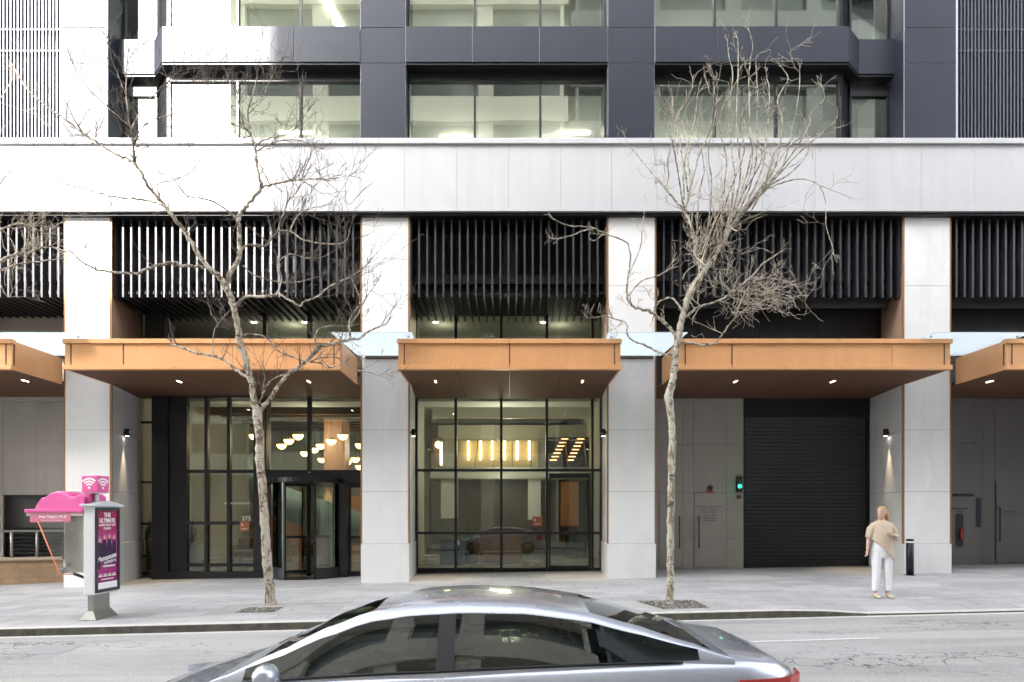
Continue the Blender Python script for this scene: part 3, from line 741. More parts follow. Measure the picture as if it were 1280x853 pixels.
# dark stair flights beyond the balustrade with warm tread lights
mb=MB(); mb.box(WX(685,27.4),WX(741,27.4),27.4,27.5,3.36,4.75); part(mb,'stair_screen',M['black2'])
for q,(pa,pb) in enumerate(((706,695),(726,716))):
    for k in range(7):
        px_=pa-k*2.4*(1 if q==0 else .9); mb=MB(); X=WX(px_,27.3); z=WZ(549+k*4.4,27.3); mb.box(X-.14,X+.14,27.3,27.36,z-.015,z+.02); part(mb,'tread_light',M['treadlamp'])
mb=MB(); mb.box(WX(541,27),WX(552,27),27,27.4,3.36,4.7); part(mb,'side_cabinet',M['brown'])
mb=MB(); mb.lathe((WX(551.5,26.9),26.9,3.6),[(.045,0),(.045,.9)],8); part(mb,'tube_light',M['tubelamp'])
mb=MB(); mb.lathe((WX(548.5,26.9),26.8,4.25),[(.01,0),(.12,.06),(.14,.14),(.1,.24),(.01,.28)],12); part(mb,'globe_light',M['tubelamp'])
# coffered edge beams under the lobby ceiling
mb=MB(); mb.box(-3.0,3.2,23.6,23.8,5.6,6.0); mb.box(-3.0,3.2,26.6,26.8,5.4,6.0); part(mb,'ceiling_beam',M['offw'])
# dark lounge wall below the mezzanine
mb=MB(); mb.box(-2.0,2.2,27,27.2,0.02,3.0); part(mb,'lounge_wall',M['brown'])
for a,b,z0,z1,m_ in ((WX(551,26),WX(572,26),1.5,3.0,'white'),(WX(660,26),WX(676,26),1.45,3.0,'white'),(WX(700,26.4),WX(722,26.4),1.2,2.9,'timber')):
    mb=MB(); mb.box(a,b,26,26.06,z0,z1); part(mb,'hanging_panel',M[m_])
# downlights
DL=[(WX(576,22.3),21.0,5.97),(WX(690,22),21.0,5.97),(WX(586,26),25.0,5.97),(WX(616,27),28,5.97),(WX(686,26),25,5.97),(-7.0,21,5.97),(-4.9,24,5.97),(-2.2,20.3,7.34),(1.0,20.3,7.34),(-7.6,20.3,7.34),(-6.1,20.3,7.34),(-4.2,20.6,5.97)]
for x,y_,z in DL:
    mb=MB(); mb.lathe((x,y_,z),[(.075,0),(.075,.02)],12); part(mb,'downlight',M['lampdim'])
# white curved stair sweeping through the left lobby
mb=MB(); n=26; rings=[]
for i in range(n+1):
    t=i/n; a=R(200)-R(150)*t; x=-6.4+3.0*cos(a)*1.0; yy=24.6+1.8*sin(a)*-1; z=4.1-2.6*t
    rings.append([Vector((x,yy,z-1.15)),Vector((x,yy,z)),Vector((x,yy+.05,z)),Vector((x,yy+.05,z-1.15))])
mb.loft(rings,True); part(mb,'curved_stair',mat('pale_teal_stair',(.38,.52,.5),.35,nscale=1,namt=.05))
mb=MB(); mb.box(WX(405,24),WX(431,24),24,24.7,.02,5.0); part(mb,'lobby_column',M['timber'])
mb=MB(); mb.box(-9.8,-3.4,27.5,27.7,0,2.4); part(mb,'timber_wall',M['timber'])
mb=MB()
for i in range(7): mb.box(-10.0+i*.05,-3.4,22.8+i*.75,23.05+i*.75,5.0,5.25)
part(mb,'ceiling_beam',M['brown'])
# ------------------------------------------------------------------ lamps and signs on the walls
def wall_light(loc,side,label):
    """side: unit x direction the wall faces"""
    t=thing('wall_light',label,'wall light',loc,'wall lights on the pillar reveals')
    x,y,z=loc; X=x+side*.09
    mb=MB(); mb.lathe((X,y,z-.09),[(.05,0),(.055,0),(.055,.18),(.0,.18)],16); part(mb,'lamp_body',M['black'],t)
    mb=MB(); mb.box(x+side*.002,X-side*.03,y-.025,y+.025,z-.02,z+.03); part(mb,'wall_bracket',M['black'],t)
    mb=MB(); mb.lathe((X,y,z-.093),[(.04,0),(.04,.004)],12); part(mb,'bulb',M['lampw'],t)
    l=bpy.data.lights.new('wall_lamp','SPOT'); l.energy=30; l.color=(1,.8,.5); l.spot_size=R(46); l.spot_blend=.7; l.shadow_soft_size=.03
    o=bpy.data.objects.new('wall_lamp',l); COL.objects.link(o); o.location=(X,y,z-.11); o.rotation_euler=(0,R(-9)*side,0)
def revx(x,xb,y): return x+(xb-x)*(y-D0)/(D1+.3-D0)
YL=17.9
wall_light((revx(-9.93,-10.42,YL),YL,WZ(541,YL)),1,'small black wall light glowing above the pink payphone pillar, leftmost lamp')
YL2=17.5
wall_light((revx(-2.52,-2.67,YL2),YL2,WZ(541,YL2)),1,'small black wall light on the left reveal of the centre glazed bay')
wall_light((revx(2.46,2.61,YL2),YL2,WZ(541,YL2)),-1,'small black wall light on the right reveal of the centre glazed bay')
wall_light((revx(9.81,10.17,YL),YL,WZ(541,YL)),-1,'small black wall light glowing above the standing woman, right of the roller shutter')
# traffic signal at the shutter
x,y=WX(924.5,D1-.1),D1-.1
t=thing('signal_light','small black driveway signal with its green lamp lit beside the roller shutter','signal light',(x,D1,WZ(608,y)))
zz=WZ(608,y)
mb=MB(); mb.box(x-.075,x+.075,y-.02,y+.09,zz-.16,zz+.27); part(mb,'signal_housing',M['black'],t,bevel=.012)
mb=MB(); mb.tube([(x,y-.005,zz),(x,y-.03,zz)],.055,16); part(mb,'green_lens',M['green'],t)
mb=MB(); mb.tube([(x,y-.005,zz+.17),(x,y-.03,zz+.17)],.06,16); part(mb,'dark_lens',M['black2'],t)
mb=MB(); mb.tube([(x,y,zz-.3),(x,y+.1,zz-.3)],.055,14); mb.tube([(x,y-.01,zz-.3),(x,y+.02,zz-.3)],.03,14); part(mb,'call_button',mat('dark_red_button',(.12,.03,.03),.4),t)
l=bpy.data.lights.new('signal_glow','POINT'); l.energy=.12; l.color=(.1,1,.5); l.shadow_soft_size=.06
o=bpy.data.objects.new('signal_glow',l); COL.objects.link(o); o.location=(x,y-.12,zz)
FM=lambda loc,rz=0: Matrix.Translation(loc)@Matrix.Rotation(rz,4,'Z')@Matrix.Rotation(R(90),4,'X')
# notice lettering on the service door
y=D1-.034
t=thing('door_sign','six lines of small dark lettering on the stone service door','door sign',(WX(887,y),y,WZ(640,y)))
for i,(s,tx) in enumerate(((.062,'FIRE BOOSTER ROOM'),(.062,'AND HYDRANT'),(.062,'ENCLOSURE'),(.045,'DO NOT STORE'),(.045,'COMBUSTIBLES'),(.045,'IN THIS ROOM'))):
    mb=MB(); mb.text(tx,s,FM((WX(887,y),y,WZ((633.5,637,640.5,645,648,651)[i],y))),.002,sx=1.15); part(mb,'lettering',M['ldark'],t)
y=D1-.01
mb=MB(); c=Vector((WX(887.5,y),y,WZ(610,y)))
mb.tube([c,c+Vector((0,-.06,0))],.065,16)
t=solo(mb,'fire_alarm',M['black2'],'round dark alarm bell above the lettered service door','alarm',c)
mb=MB(); c=Vector((WX(887.5,y),y,WZ(614,y))); mb.tube([c+Vector((-.1,-.01,-.03)),c+Vector((0,-.01,.09)),c+Vector((.1,-.01,-.03)),c+Vector((-.1,-.01,-.03))],.012,5); mb.box(c.x-.04,c.x+.04,c.y-.02,c.y-.005,c.z-.03,c.z+.02)
solo(mb,'hydrant_sign',M['red'],'small red and white hydrant symbol under the alarm bell','sign',c)
# booster slot in the far right wall
y=D1-.14
x0,x1=WX(1196.5,y),WX(1203.5,y)
t=thing('booster_inlet','tall black rounded slot with red fitting in the dark wall right of the last pillar','hydrant inlet',(WX(1200,y),y,WZ(663,y)))
mb=MB(); cx_=(x0+x1)/2; r_=(x1-x0)/2+.02; za,zb=WZ(680,y),WZ(646,y)
mb.extr([(cx_+r_*cos(a),y,za+r_*sin(a)) for a in [pi+pi*i/8 for i in range(9)]]+[(cx_+r_*cos(a),y,zb+r_*sin(a)) for a in [pi*i/8 for i in range(9)]],(0,.02,0)); part(mb,'slot',M['black'],t)
mb=MB(); mb.tube([(cx_+.02,y-.02,za+.12),(cx_+.02,y-.02,za+.42)],.035,8); part(mb,'red_fitting',M['red'],t)
mb=MB(); mb.text('FIRE HYDRANT',.07,FM((cx_,y+.012,WZ(636,y))),.003); mb.text('BOOSTER',.05,FM((cx_,y+.012,WZ(639.5,y))),.003); part(mb,'lettering',M['ldark'],t)
y=D1-.034; mb=MB(); mb.text('SWITCH ROOM',.075,FM((WX(1264,y),y,WZ(640.5,y))),.002); mb.text('AUTHORISED',.05,FM((WX(1264,y),y,WZ(644,y))),.002)
solo(mb,'door_sign',M['ldark'],'two lines of dark lettering on the far right service door','door sign',(WX(1264,y),y,WZ(641,y)))
# 275 and orange notice on the entrance screen
yl=18.75-.002
mb=MB(); mb.text('275',.17,FM((WX(308,yl),yl,WZ(648.5,yl))),.003); solo(mb,'street_number',M['letter'],'white street number 275 on the dark entrance screen','number sign',(WX(308,yl),yl,WZ(648,yl)))
mb=MB(); mb.text('ARCADIA MANOR',.085,FM((WX(296,yl),yl,WZ(629.5,yl))),.003); solo(mb,'glass_lettering',M['letter'],'line of small white capital letters on the entrance glass above the number','lettering',(WX(296,yl),yl,WZ(629,yl)))
def notice(px,py,w,h,yy,label):
    mb=MB(); c=W(px,py,yy); mb.box(c.x-w/2,c.x+w/2,yy-.012,yy,c.z-h/2,c.z+h/2)
    t=thing('notice',label,'notice',c); part(mb,'notice_board',mat('orange_notice',(.33,.1,.04),.5),t)
    mb=MB(); mb.text('&',h*.4,FM((c.x-w*.25,yy-.014,c.z+h*.15)),.002); mb.text('ENTRY',h*.2,FM((c.x,yy-.014,c.z-h*.28)),.002); part(mb,'lettering',M['letter'],t)
notice(306,658,.26,.26,18.75-.01,'small orange notice below the number on the entrance screen')
notice(671.5,652,.27,.27,D1-.035,'small orange notice on the glass left of the centre door')
# ------------------------------------------------------------------ lobby furniture
def pot(loc,r,h,col,label,plant=True):
    t=thing('planter',label,'planter',loc)
    x,y,z=loc
    mb=MB(); mb.lathe(loc,[(r*.8,0),(r,h),(r*.92,h),(r*.85,h-.05)],20); part(mb,'pot',col,t)
    if plant:
        random.seed(int(x*100)&255); mb=MB()
        for i in range(46):
            a=random.random()*6.28; l=random.uniform(.3,.9); e=random.uniform(.5,1.4)
            p0=Vector((x,y,z+h-.04)); d=Vector((cos(a)*cos(e),sin(a)*cos(e),sin(e))); p1=p0+d*l; sdw=Vector((-sin(a),cos(a),0))*.04
            mb.face([p0,p0+d*l*.5+sdw,p1,p0+d*l*.5-sdw])
        part(mb,'leaves',mat('plant_leaves',(.05,.09,.03),.6),t)
    return t
for i,(x0,x1,ya) in enumerate(((WX(577,23),WX(598,23),23),(WX(603,23),WX(627,23),23),(WX(629,23),WX(652,23),23))):
    t=thing('reception_desk','warm timber block desk seen through the centre glass, '+('left of the three','middle of the three','right of the three')[i],'desk',(x0,ya,.02),'timber desks in the lobby')
    mb=MB(); mb.box(x0,x1,ya,ya+.7,.06,1.0); part(mb,'desk_body',M['timber'],t,bevel=.02)
    mb=MB(); mb.box(x0-.03,x1+.03,ya-.04,ya+.75,1.0,1.05); part(mb,'desk_top',M['brown'],t,bevel=.01)
    mb=MB(); mb.box(x0+.05,x1-.05,ya+.05,ya+.65,.02,.06); part(mb,'plinth',M['black'],t)
mb=MB(); mb.box(WX(549,22),WX(577,22),22,22.7,.02,.85); solo(mb,'bench_seat',M['black2'],'low dark upholstered block beside the timber desks','seat',(WX(563,22),22.3,.02),bevel=.04)
t=pot((WX(586,22.7),22.6,.02),.16,.7,M['black2'],'leafy plant in a dark pot on the left of the centre lobby')
xs_=WX(238,20.3)
pot((WX(237,20.2),20.2,.02),.38,.75,M['white'],'large white tapered planter inside the entrance screen')
pot((WX(183,20.3),20.2,.02),.25,.85,M['black2'],'dark planter with a tall plant behind the narrow left glass strip')
for i,(xa,ya) in enumerate(((WX(310,23),23),(WX(345,23.6),23.6))):
    t=thing('lounge_chair','tan leather lounge chair in the left lobby, '+('left one','right one behind the tree trunk')[i],'chair',(xa,ya,.02),'lounge chairs in the lobby')
    tan=mat('tan_leather',(.36,.2,.09),.45)
    mb=MB(); mb.box(xa-.45,xa+.45,ya-.4,ya+.4,.2,.45); part(mb,'seat',tan,t,bevel=.05)
    mb=MB(); mb.box(xa-.45,xa+.45,ya+.25,ya+.45,.45,.85); part(mb,'backrest',tan,t,bevel=.05)
    for s in (-1,1): mb=MB(); mb.box(xa+s*.45,xa+s*.55,ya-.4,ya+.45,.2,.62); part(mb,'armrest',tan,t,bevel=.04)
    for sx in (-1,1):
        for sy in (-1,1): mb=MB(); mb.tube([(xa+sx*.4,ya+sy*.33,.02),(xa+sx*.38,ya+sy*.3,.21)],.02,6); part(mb,'leg',M['black'],t)
# pendant lamps: lit lower bowl, gold upper dome
PEN=[(372.5,544,22.5),(361,550,23.3),(352,556,24.1),(381,565.5,25.6),(393,561,25.2),(401,556,24.4),(414,550.5,23.3),(428.5,544,22.5),(402.5,573.5,26.8),(434,576.5,26.4),(444,573,25.6),(450,555.5,24.0),(449.5,582.5,26.8),(318,544,22.5)]
c0=W(PEN[0][0],PEN[0][1],PEN[0][2])
pt=thing('pendant_lamp','x','pendant lamp',c0,'glowing bowl pendants in the left lobby')
mb=MB(); r=.17
mb.loft([[c0+Vector((r*cos(a)*cos(-b),r*sin(a)*cos(-b),-r*sin(b))) for a in [2*pi*k/16 for k in range(16)]] for b in [R(88),R(65),R(45),R(25),R(8),0]],True)
part(mb,'lit_bowl',M['lamp'],pt)
mb=MB(); mb.loft([[c0+Vector((r*1.02*cos(a)*cos(b),r*1.02*sin(a)*cos(b),r*.5*sin(b)+.004)) for a in [2*pi*k/16 for k in range(16)]] for b in [0,R(30),R(60),R(88)]],True); part(mb,'dome',mat('brass_dome',(.4,.24,.08),.35,.8),pt)
mb=MB(); mb.tube([c0+Vector((0,0,r*.5)),c0+Vector((0,0,1.0))],.008,4); part(mb,'cord',M['black'],pt)
NM=['upper row, third bowl from the tree trunk','second bowl from the tree trunk, slightly lower','bowl nearest the tree trunk on its right','low bowl just left of the mullion','bowl touching the right side of the mullion','bowl between mullion and timber column','bowl at the top left corner of the timber column','highest bowl right of the mullion','small low bowl on the left edge of the timber column','small bowl right of the timber column, left of the lowest pair','small bowl right of the timber column','bowl at the right edge beside the stone pillar','lowest small bowl beside the stone pillar','bowl left of the tree trunk']
for i,(px,py,D) in enumerate(PEN):
    o=pt if i==0 else dup(pt,W(px,py,D))
    o['label']='glowing pendant, '+NM[i]
for loc,e in (((-6.6,23,4.2),85),((-5,26,4.2),80),((-.2,22.6,3.9),150),((0,26.8,5.4),30),((-.3,25,2.6),30),((-8.6,21.5,4.5),15),((-2,20.6,7.1),12),((1.5,20.6,7.1),12),((-6.5,20.6,7.1),14)):  # point lights added in mid-air to light the lobby, standing for its downlights
    l=bpy.data.lights.new('lobby_fill','POINT'); l.energy=e*.13; l.color=(1,.9,.74); l.shadow_soft_size=.35
    o=bpy.data.objects.new('lobby_fill',l); COL.objects.link(o); o.location=loc
# ------------------------------------------------------------------ bollard
bx,by=gp(1137.5,717)
by=min(by,16.6)
bx=WX(1137.5,by); bz=gz(bx,by)
t=thing('bollard','slim black bollard with a pale reflective ring beside the right pillar','bollard',(bx,by,bz))
mb=MB(); mb.lathe((bx,by,bz),[(.085,0),(.085,.78),(.075,.785),(.075,.83),(.085,.835),(.085,.87),(.07,.885),(.0,.885)],24); part(mb,'post',M['black'],t)
mb=MB(); mb.lathe((bx,by,bz),[(.079,.79),(.079,.826)],24); part(mb,'reflective_ring',M['letter'],t)
mb=MB(); mb.lathe((bx,by,bz),[(.12,0),(.12,.012),(.09,.014)],20); part(mb,'base_plate',M['black'],t)
# ------------------------------------------------------------------ sandstone ramp wall with handrail
def sandstone():
    m,N,L,p=node_mat('sandstone_blocks')
    v=mapped(N,L,(1,1,1),(R(90),0,0)); br=N.new('ShaderNodeTexBrick'); br.inputs['Scale'].default_value=1; br.inputs['Brick Width'].default_value=.75; br.inputs['Row Height'].default_value=.26; br.inputs['Mortar Size'].default_value=.006
    br.inputs['Color1'].default_value=(.4,.27,.16,1); br.inputs['Color2'].default_value=(.3,.2,.12,1); br.inputs['Mortar'].default_value=(.24,.17,.11,1)
    L.new(v,br.inputs['Vector'])
    c=mixrgb(N,L,br.outputs['Color'],(.2,.13,.08),ramp(N,L,tex(N,L,mapped(N,L),4,6),[(.4,.5),(.6,0)]))
    L.new(c,p.inputs['Base Color']); p.inputs['Roughness'].default_value=.85; return m
ss=sandstone()
yw0,yw1=17.25,18.6
xe=-11.1
t=thing('ramp_wall','low sandstone block wall with a pale coping at the far left of the pavement','wall',(-14,yw0,-.3))
ya=16.4
mb=MB(); mb.hexa([(-18,ya-.3,-.9),(xe,yw1,-.9),(xe,yw1+.3,-.9),(-18,ya,-.9),(-18,ya-.3,.42),(xe,yw1,.42),(xe,yw1+.3,.42),(-18,ya,.42)]); part(mb,'wall',ss,t)
mb=MB(); mb.hexa([(-18,ya-.36,.422),(xe,yw1-.06,.422),(xe,yw1+.34,.422),(-18,ya+.04,.422),(-18,ya-.36,.5),(xe,yw1-.06,.5),(xe,yw1+.34,.5),(-18,ya+.04,.5)]); part(mb,'coping',mat('sandstone_coping',(.42,.34,.25),.8,nscale=5,namt=.25),t,bevel=.01)
t=thing('handrail','steel handrail with round posts standing on the sandstone wall','handrail',(-14,17,.5))
def wp(x): return ya-.16+(yw1+.16-ya)*(x+18)/(xe+18)
mb=MB(); mb.tube([(-18,wp(-18),1.2),(xe+.02,wp(xe),1.2)],.03,8); part(mb,'rail',M['steel'],t)
for x in (-17.2,-15.9,-14.6,WX(3,17.6),WX(46,18.1)):
    mb=MB(); mb.tube([(x,wp(x),.5),(x,wp(x),1.18)],.035,8); part(mb,'post',M['steel'],t)
# ------------------------------------------------------------------ payphone kiosk with advertising panel
KX0,KX1=-7.18,-7.0; KY0=11.5; KY1=12.24
kg=gz(-7.1,11.6)
K=thing('payphone_kiosk','pink and white payphone kiosk with a poster panel and wireless cube on top','payphone',(-7.09,11.7,kg))
z0,z1=.26,1.76
mb=MB(); mb.box(KX0,KX1,KY0,KY1,z0,z1); part(mb,'panel_body',M['whitepaint'],K,bevel=.015)
mb=MB()
for s in (1,):
    mb.box(KX1+.002,KX1+.03,KY0+.02,KY0+.07,z0+.03,z1-.02); mb.box(KX1+.002,KX1+.03,KY1-.07,KY1-.02,z0+.03,z1-.02)
    mb.box(KX1+.002,KX1+.03,KY0+.071,KY1-.071,z0+.03,z0+.08); mb.box(KX1+.002,KX1+.03,KY0+.071,KY1-.071,z1-.07,z1-.02)
fr=part(mb,'poster_frame',M['frame_dk'],K,bevel=.005)
mb=MB()
for y_ in (KY0+.04,KY1-.04):
    for z_ in (z0+.42,z0+1.08): mb.tube([(KX1+.03,y_,z_),(KX1+.042,y_,z_)],.012,8)
part(mb,'frame_screw',M['steel'],fr)
def poster_mat():
    m,N,L,p=node_mat('magenta_poster')
    tc=N.new('ShaderNodeTexCoord'); sp=N.new('ShaderNodeSeparateXYZ'); L.new(tc.outputs['Generated'],sp.inputs[0])
    c=ramp(N,L,sp.outputs[2],[(.0,(.16,.008,.07)),(.3,(.4,.02,.2)),(.55,(.5,.1,.38)),(.75,(.33,.015,.1)),(1,(.3,.012,.07))])
    L.new(c,p.inputs['Base Color']); p.inputs['Roughness'].default_value=.25; return m
px_=KX1+.004
ya_,yb_=KY0+.07,KY1-.07; zb,zt=z0+.08,z1-.07
mb=MB(); mb.box(KX1+.001,px_,ya_,yb_,zb,zt); ps=part(mb,'poster',poster_mat(),K)
PW=yb_-ya_; PH=zt-zb; yc=(ya_+yb_)/2
PM=lambda v,z,tilt=0: Matrix.Translation((px_+.002,v,z))@Matrix.Rotation(R(90),4,'Z')@Matrix.Rotation(R(90),4,'X')@Matrix.Rotation(tilt,4,'Z')
for args,kw in ((('THE',.105,PM(yc,zt-.08),.001),dict(bold=.003)),(('ULTIMATE',.1,PM(yc,zt-.175),.001),dict(bold=.003)),(("LADIES' NIGHT OUT",.055,PM(yc,zt-.25),.001),dict(bold=.001)),(('IS BACK!',.055,PM(yc,zt-.31),.001),dict(bold=.001)),
    (('Menopause',.125,PM(yc-.01,zb+.54,R(8)),.001),dict(bold=.002,sx=.98)),(('THE MUSICAL',.06,PM(yc+.08,zb+.462,R(8)),.001),dict(bold=.001))):
    mb=MB(); mb.text(*args,**kw); part(mb,'poster_lettering',M['letter'],ps)
mb=MB()
def strokes(v,z,w,h,n):          # print too small to read: short strokes
    for i in range(n):
        yy=v-w/2+w*(i+.5)/n; mb.box(px_+.0015,px_+.003,yy-w/n*.36,yy+w/n*.36,z-h/2,z+h/2)
strokes(yc+.05,zb+.39,.36,.028,15)
part(mb,'small_print',M['letter'],ps); mb=MB()
for i in range(4):
    strokes(ya_+PW*(.17+.22*i),zb+.25,.09,.016,5); strokes(ya_+PW*(.17+.22*i),zb+.222,.11,.022,6); part(mb,'small_print',M['letter'],ps); mb=MB()
strokes(yc,zb+.165,.36,.018,18)
part(mb,'small_print',M['letter'],ps)
mb=MB(); mb.box(px_,px_+.002,ya_+.005,yb_-.005,zb+.005,zb+.115); pf=part(mb,'poster_footer',M['letter'],ps)
# dark group of four figures printed on the poster
mb=MB()
for i,(v,hh) in enumerate(((.14,.26),(.36,.31),(.6,.32),(.84,.30))):
    yy=ya_+PW*v; zz=zb+.62
    mb.face([(px_+.0012,yy-.065,zz-.1),(px_+.0012,yy+.065,zz-.1),(px_+.0012,yy+.075,zz+.1),(px_+.0012,yy+.045,zz+hh-.08),(px_+.0012,yy-.045,zz+hh-.08),(px_+.0012,yy-.075,zz+.1)])
    mb.face([(px_+.0012,yy-.04,zb+.33),(px_+.0012,yy+.0,zb+.33),(px_+.0012,yy+.05,zz-.1),(px_+.0012,yy-.06,zz-.1)])
part(mb,'printed_figures',mat('print_black',(.03,.012,.04),.5),ps)
mb=MB()
for i,(v,hh) in enumerate(((.14,.26),(.36,.31),(.6,.32),(.84,.30))):
    yy=ya_+PW*v; zz=zb+.62+hh-.04
    mb.face([(px_+.0016,yy+.032*cos(a),zz+.042*sin(a)) for a in [2*pi*k/12 for k in range(12)]])
part(mb,'printed_faces',mat('print_skin',(.55,.33,.25),.5),ps)
# curved lid
mb=MB(); rings=[]
for v,h in ((-.06,0),(-.06,.03),(.06,.05),(.2,.075),(.37,.09),(.54,.075),(.68,.05),(.80,.03),(.80,0)):
    y_=KY0+v; w=.11 if h<.04 else .1
    rings.append([Vector((-7.09-w-.02,y_,z1)),Vector((-7.09+w+.04,y_,z1)),Vector((-7.09+w+.03,y_,z1+.005+h)),Vector((-7.09-w-.01,y_,z1+.005+h))])
mb.loft(rings,False); part(mb,'lid',mat('pale_grey_lid',(.55,.58,.6),.4),K,bevel=.006)
# pedestal
mb=MB(); mb.box(-7.165,-7.06,KY0+.08,KY0+.56,kg+.1,z0+.02); pd=part(mb,'pedestal',M['steel'],K,bevel=.012)
mb=MB()
mb.hexa([(-7.25,KY0-.0,kg+.012),(-6.97,KY0-.0,kg+.012),(-6.97,KY0+.64,kg+.012),(-7.25,KY0+.64,kg+.012),(-7.17,KY0+.07,kg+.15),(-7.055,KY0+.07,kg+.15),(-7.055,KY0+.57,kg+.15),(-7.17,KY0+.57,kg+.15)])
mb.box(-7.26,-6.96,KY0-.01,KY0+.65,kg-.01,kg+.012); part(mb,'flared_foot',M['steel'],pd)
# cube
cubec=Vector((WX(118,11.75),11.78,WZ(605,11.6)))
mb=MB(); mb.rbox(cubec,(.29,.29,.29),R(-8)); cb=part(mb,'wireless_cube',M['pink'],K,bevel=.012)
mb=MB(); mb.rbox(cubec+Vector((0,0,-.15)),(.27,.27,.012),R(-8)); part(mb,'cube_base',M['white'],cb)
mb=MB(); mb.tube([(cubec.x+.02,cubec.y,z1+.05),(cubec.x+.02,cubec.y,cubec.z-.15)],.04,10); part(mb,'cube_post',M['whitepaint'],K)
def wifi(mat4):
    mb=MB()
    mb.add([mat4@Vector((.022*cos(a),-.075+.022*sin(a),0)) for a in [2*pi*k/12 for k in range(12)]],[tuple(range(12))])
    for rr in (.07,.118,.166):
        n=12; V=[]
        for k in range(n+1):
            a=R(45)+R(90)*k/n
            V+= [mat4@Vector(((rr-.014)*cos(a),-.085+(rr-.014)*sin(a),0)),mat4@Vector(((rr+.014)*cos(a),-.085+(rr+.014)*sin(a),0))]
        mb.add(V,[(2*k+1,2*k,2*k+2,2*k+3) for k in range(n)])
    return mb
rotc=Matrix.Translation(cubec)@Matrix.Rotation(R(-8),4,'Z')
part(wifi(rotc@Matrix.Translation((0,-.147,.01))@Matrix.Rotation(R(90),4,'X')),'wireless_symbol',M['letter'],cb)
part(wifi(rotc@Matrix.Rotation(R(90),4,'Z')@Matrix.Translation((0,-.147,.01))@Matrix.Rotation(R(90),4,'X')),'wireless_symbol',M['letter'],cb)
# phone booth side: hood
def smooth_prof(P,n=3):
    out=[]
    for a,b in zip(P[:-1],P[1:]):
        for k in range(n): out.append(tuple(u+(v-u)*k/n for u,v in zip(a,b)))
    out.append(P[-1]); return out
hx0,hx1=WX(43,11.7),-7.185; hy0,hy1=11.5,12.2; hz=WZ(640,11.6)
mb=MB(); mb.box(hx0-.02,hx1,hy0-.02,hy1,hz-.02,hz+.045); hb=part(mb,'hood_rim',M['pink'],K,bevel=.012)
mb=MB(); rings=[]
Wd=hx1-hx0
prof=[(.13,.0,0),(.17,.1,.02),(.22,.17,.04),(.28,.185,.05),(.36,.25,.08),(.46,.285,.1),(.55,.285,.1),(.64,.25,.09),(.72,.2,.06),(.80,.19,.05),(.88,.23,.05),(.95,.25,.06),(1.0,.22,.05)]
prof=smooth_prof(prof)
for u,h,ins in prof:
    x=hx0+Wd*u; b0=hz+.045; H=h+.02
    rings.append([Vector((x,hy0+.02,b0)),Vector((x,hy0+.03+ins*.3,b0+H-.03 if H>.06 else b0+H*.5)),Vector((x,hy0+.07+ins*.4,b0+H)),Vector((x,hy1-.07-ins*.4,b0+H)),Vector((x,hy1-.03-ins*.3,b0+H-.03 if H>.06 else b0+H*.5)),Vector((x,hy1-.02,b0))])
mb.loft(rings,False); hd=part(mb,'hood_dome',M['pink'],hb)
mb=MB(); mb.tube([(WX(103,11.5),11.53,hz+.2),(WX(109,11.5),11.6,hz+.2)],.105,16); part(mb,'dark_opening',M['pinkdk'],hb)
mb=MB(); mb.box(hx0,hx1,hy0,hy1-.02,hz-.07,hz-.021); part(mb,'header',M['cream'],K,bevel=.004)
mb=MB(); xa=WX(80,11.6); mb.box(xa,hx1-.002,hy0+.1,hy1-.05,WZ(716,11.6),hz-.071); part(mb,'phone_cabinet',M['cream'],K,bevel=.012)
mb=MB(); mb.box(xa-.14,xa-.004,hy0+.25,hy1-.15,WZ(700,11.6),WZ(665,11.6)); part(mb,'payphone',M['black2'],K,bevel=.015)
mb=MB(); mb.box(hx0+.07,WX(88,11.48),hy0-.008,hy0+.0,WZ(653,11.5),WZ(643,11.5)); sg=part(mb,'pink_sign',mat('soft_pink_sign',(.62,.2,.28),.4),K)
mb=MB(); mb.text('Free Telstra Wi-Fi',.062,FM((WX(67,11.48)-.02,hy0-.0095,WZ(646.3,11.5))),.001,bold=.001); mb.text('Find out more at this payphone',.028,FM((WX(66,11.48)-.03,hy0-.0095,WZ(650.6,11.5))),.001); part(mb,'lettering',M['letter'],sg)
A=Vector((WX(48,11.5),11.49,WZ(652,11.5))); Bq=Vector((WX(75,11.5),11.49,WZ(718,11.5))); Cq=Vector((WX(92,11.5),11.49,WZ(718,11.5))); Dq=Vector((WX(92,11.5),11.49,WZ(652,11.5)))
mb=MB(); mb.extr([A,Bq,Cq,Dq],(0,.008,0)); part(mb,'clear_side',M['gclear'],K)
mb=MB(); mb.tube([A,Bq,Cq],.011,6); part(mb,'edge_trim',M['orange'],K)
mb=MB(); mb.tube([Bq+Vector((0,.3,.02)),(-7.2,11.55,WZ(722,11.5))],.018,6); mb.tube([Cq,(-7.18,11.56,WZ(724,11.5))],.014,6); part(mb,'support_arm',M['black'],K)
mb=MB(); mb.box(WX(75,11.6),xa,hy0+.05,hy0+.35,WZ(717,11.6),WZ(714,11.6)); mb.lathe((WX(79,11.6),11.6,WZ(714,11.6)),[(.03,0),(.04,.04),(.02,.06)],10); mb.lathe((WX(86,11.6),11.58,WZ(709,11.6)),[(.02,0),(.03,.03),(.02,.07)],10); part(mb,'shelf',M['steel'],K)
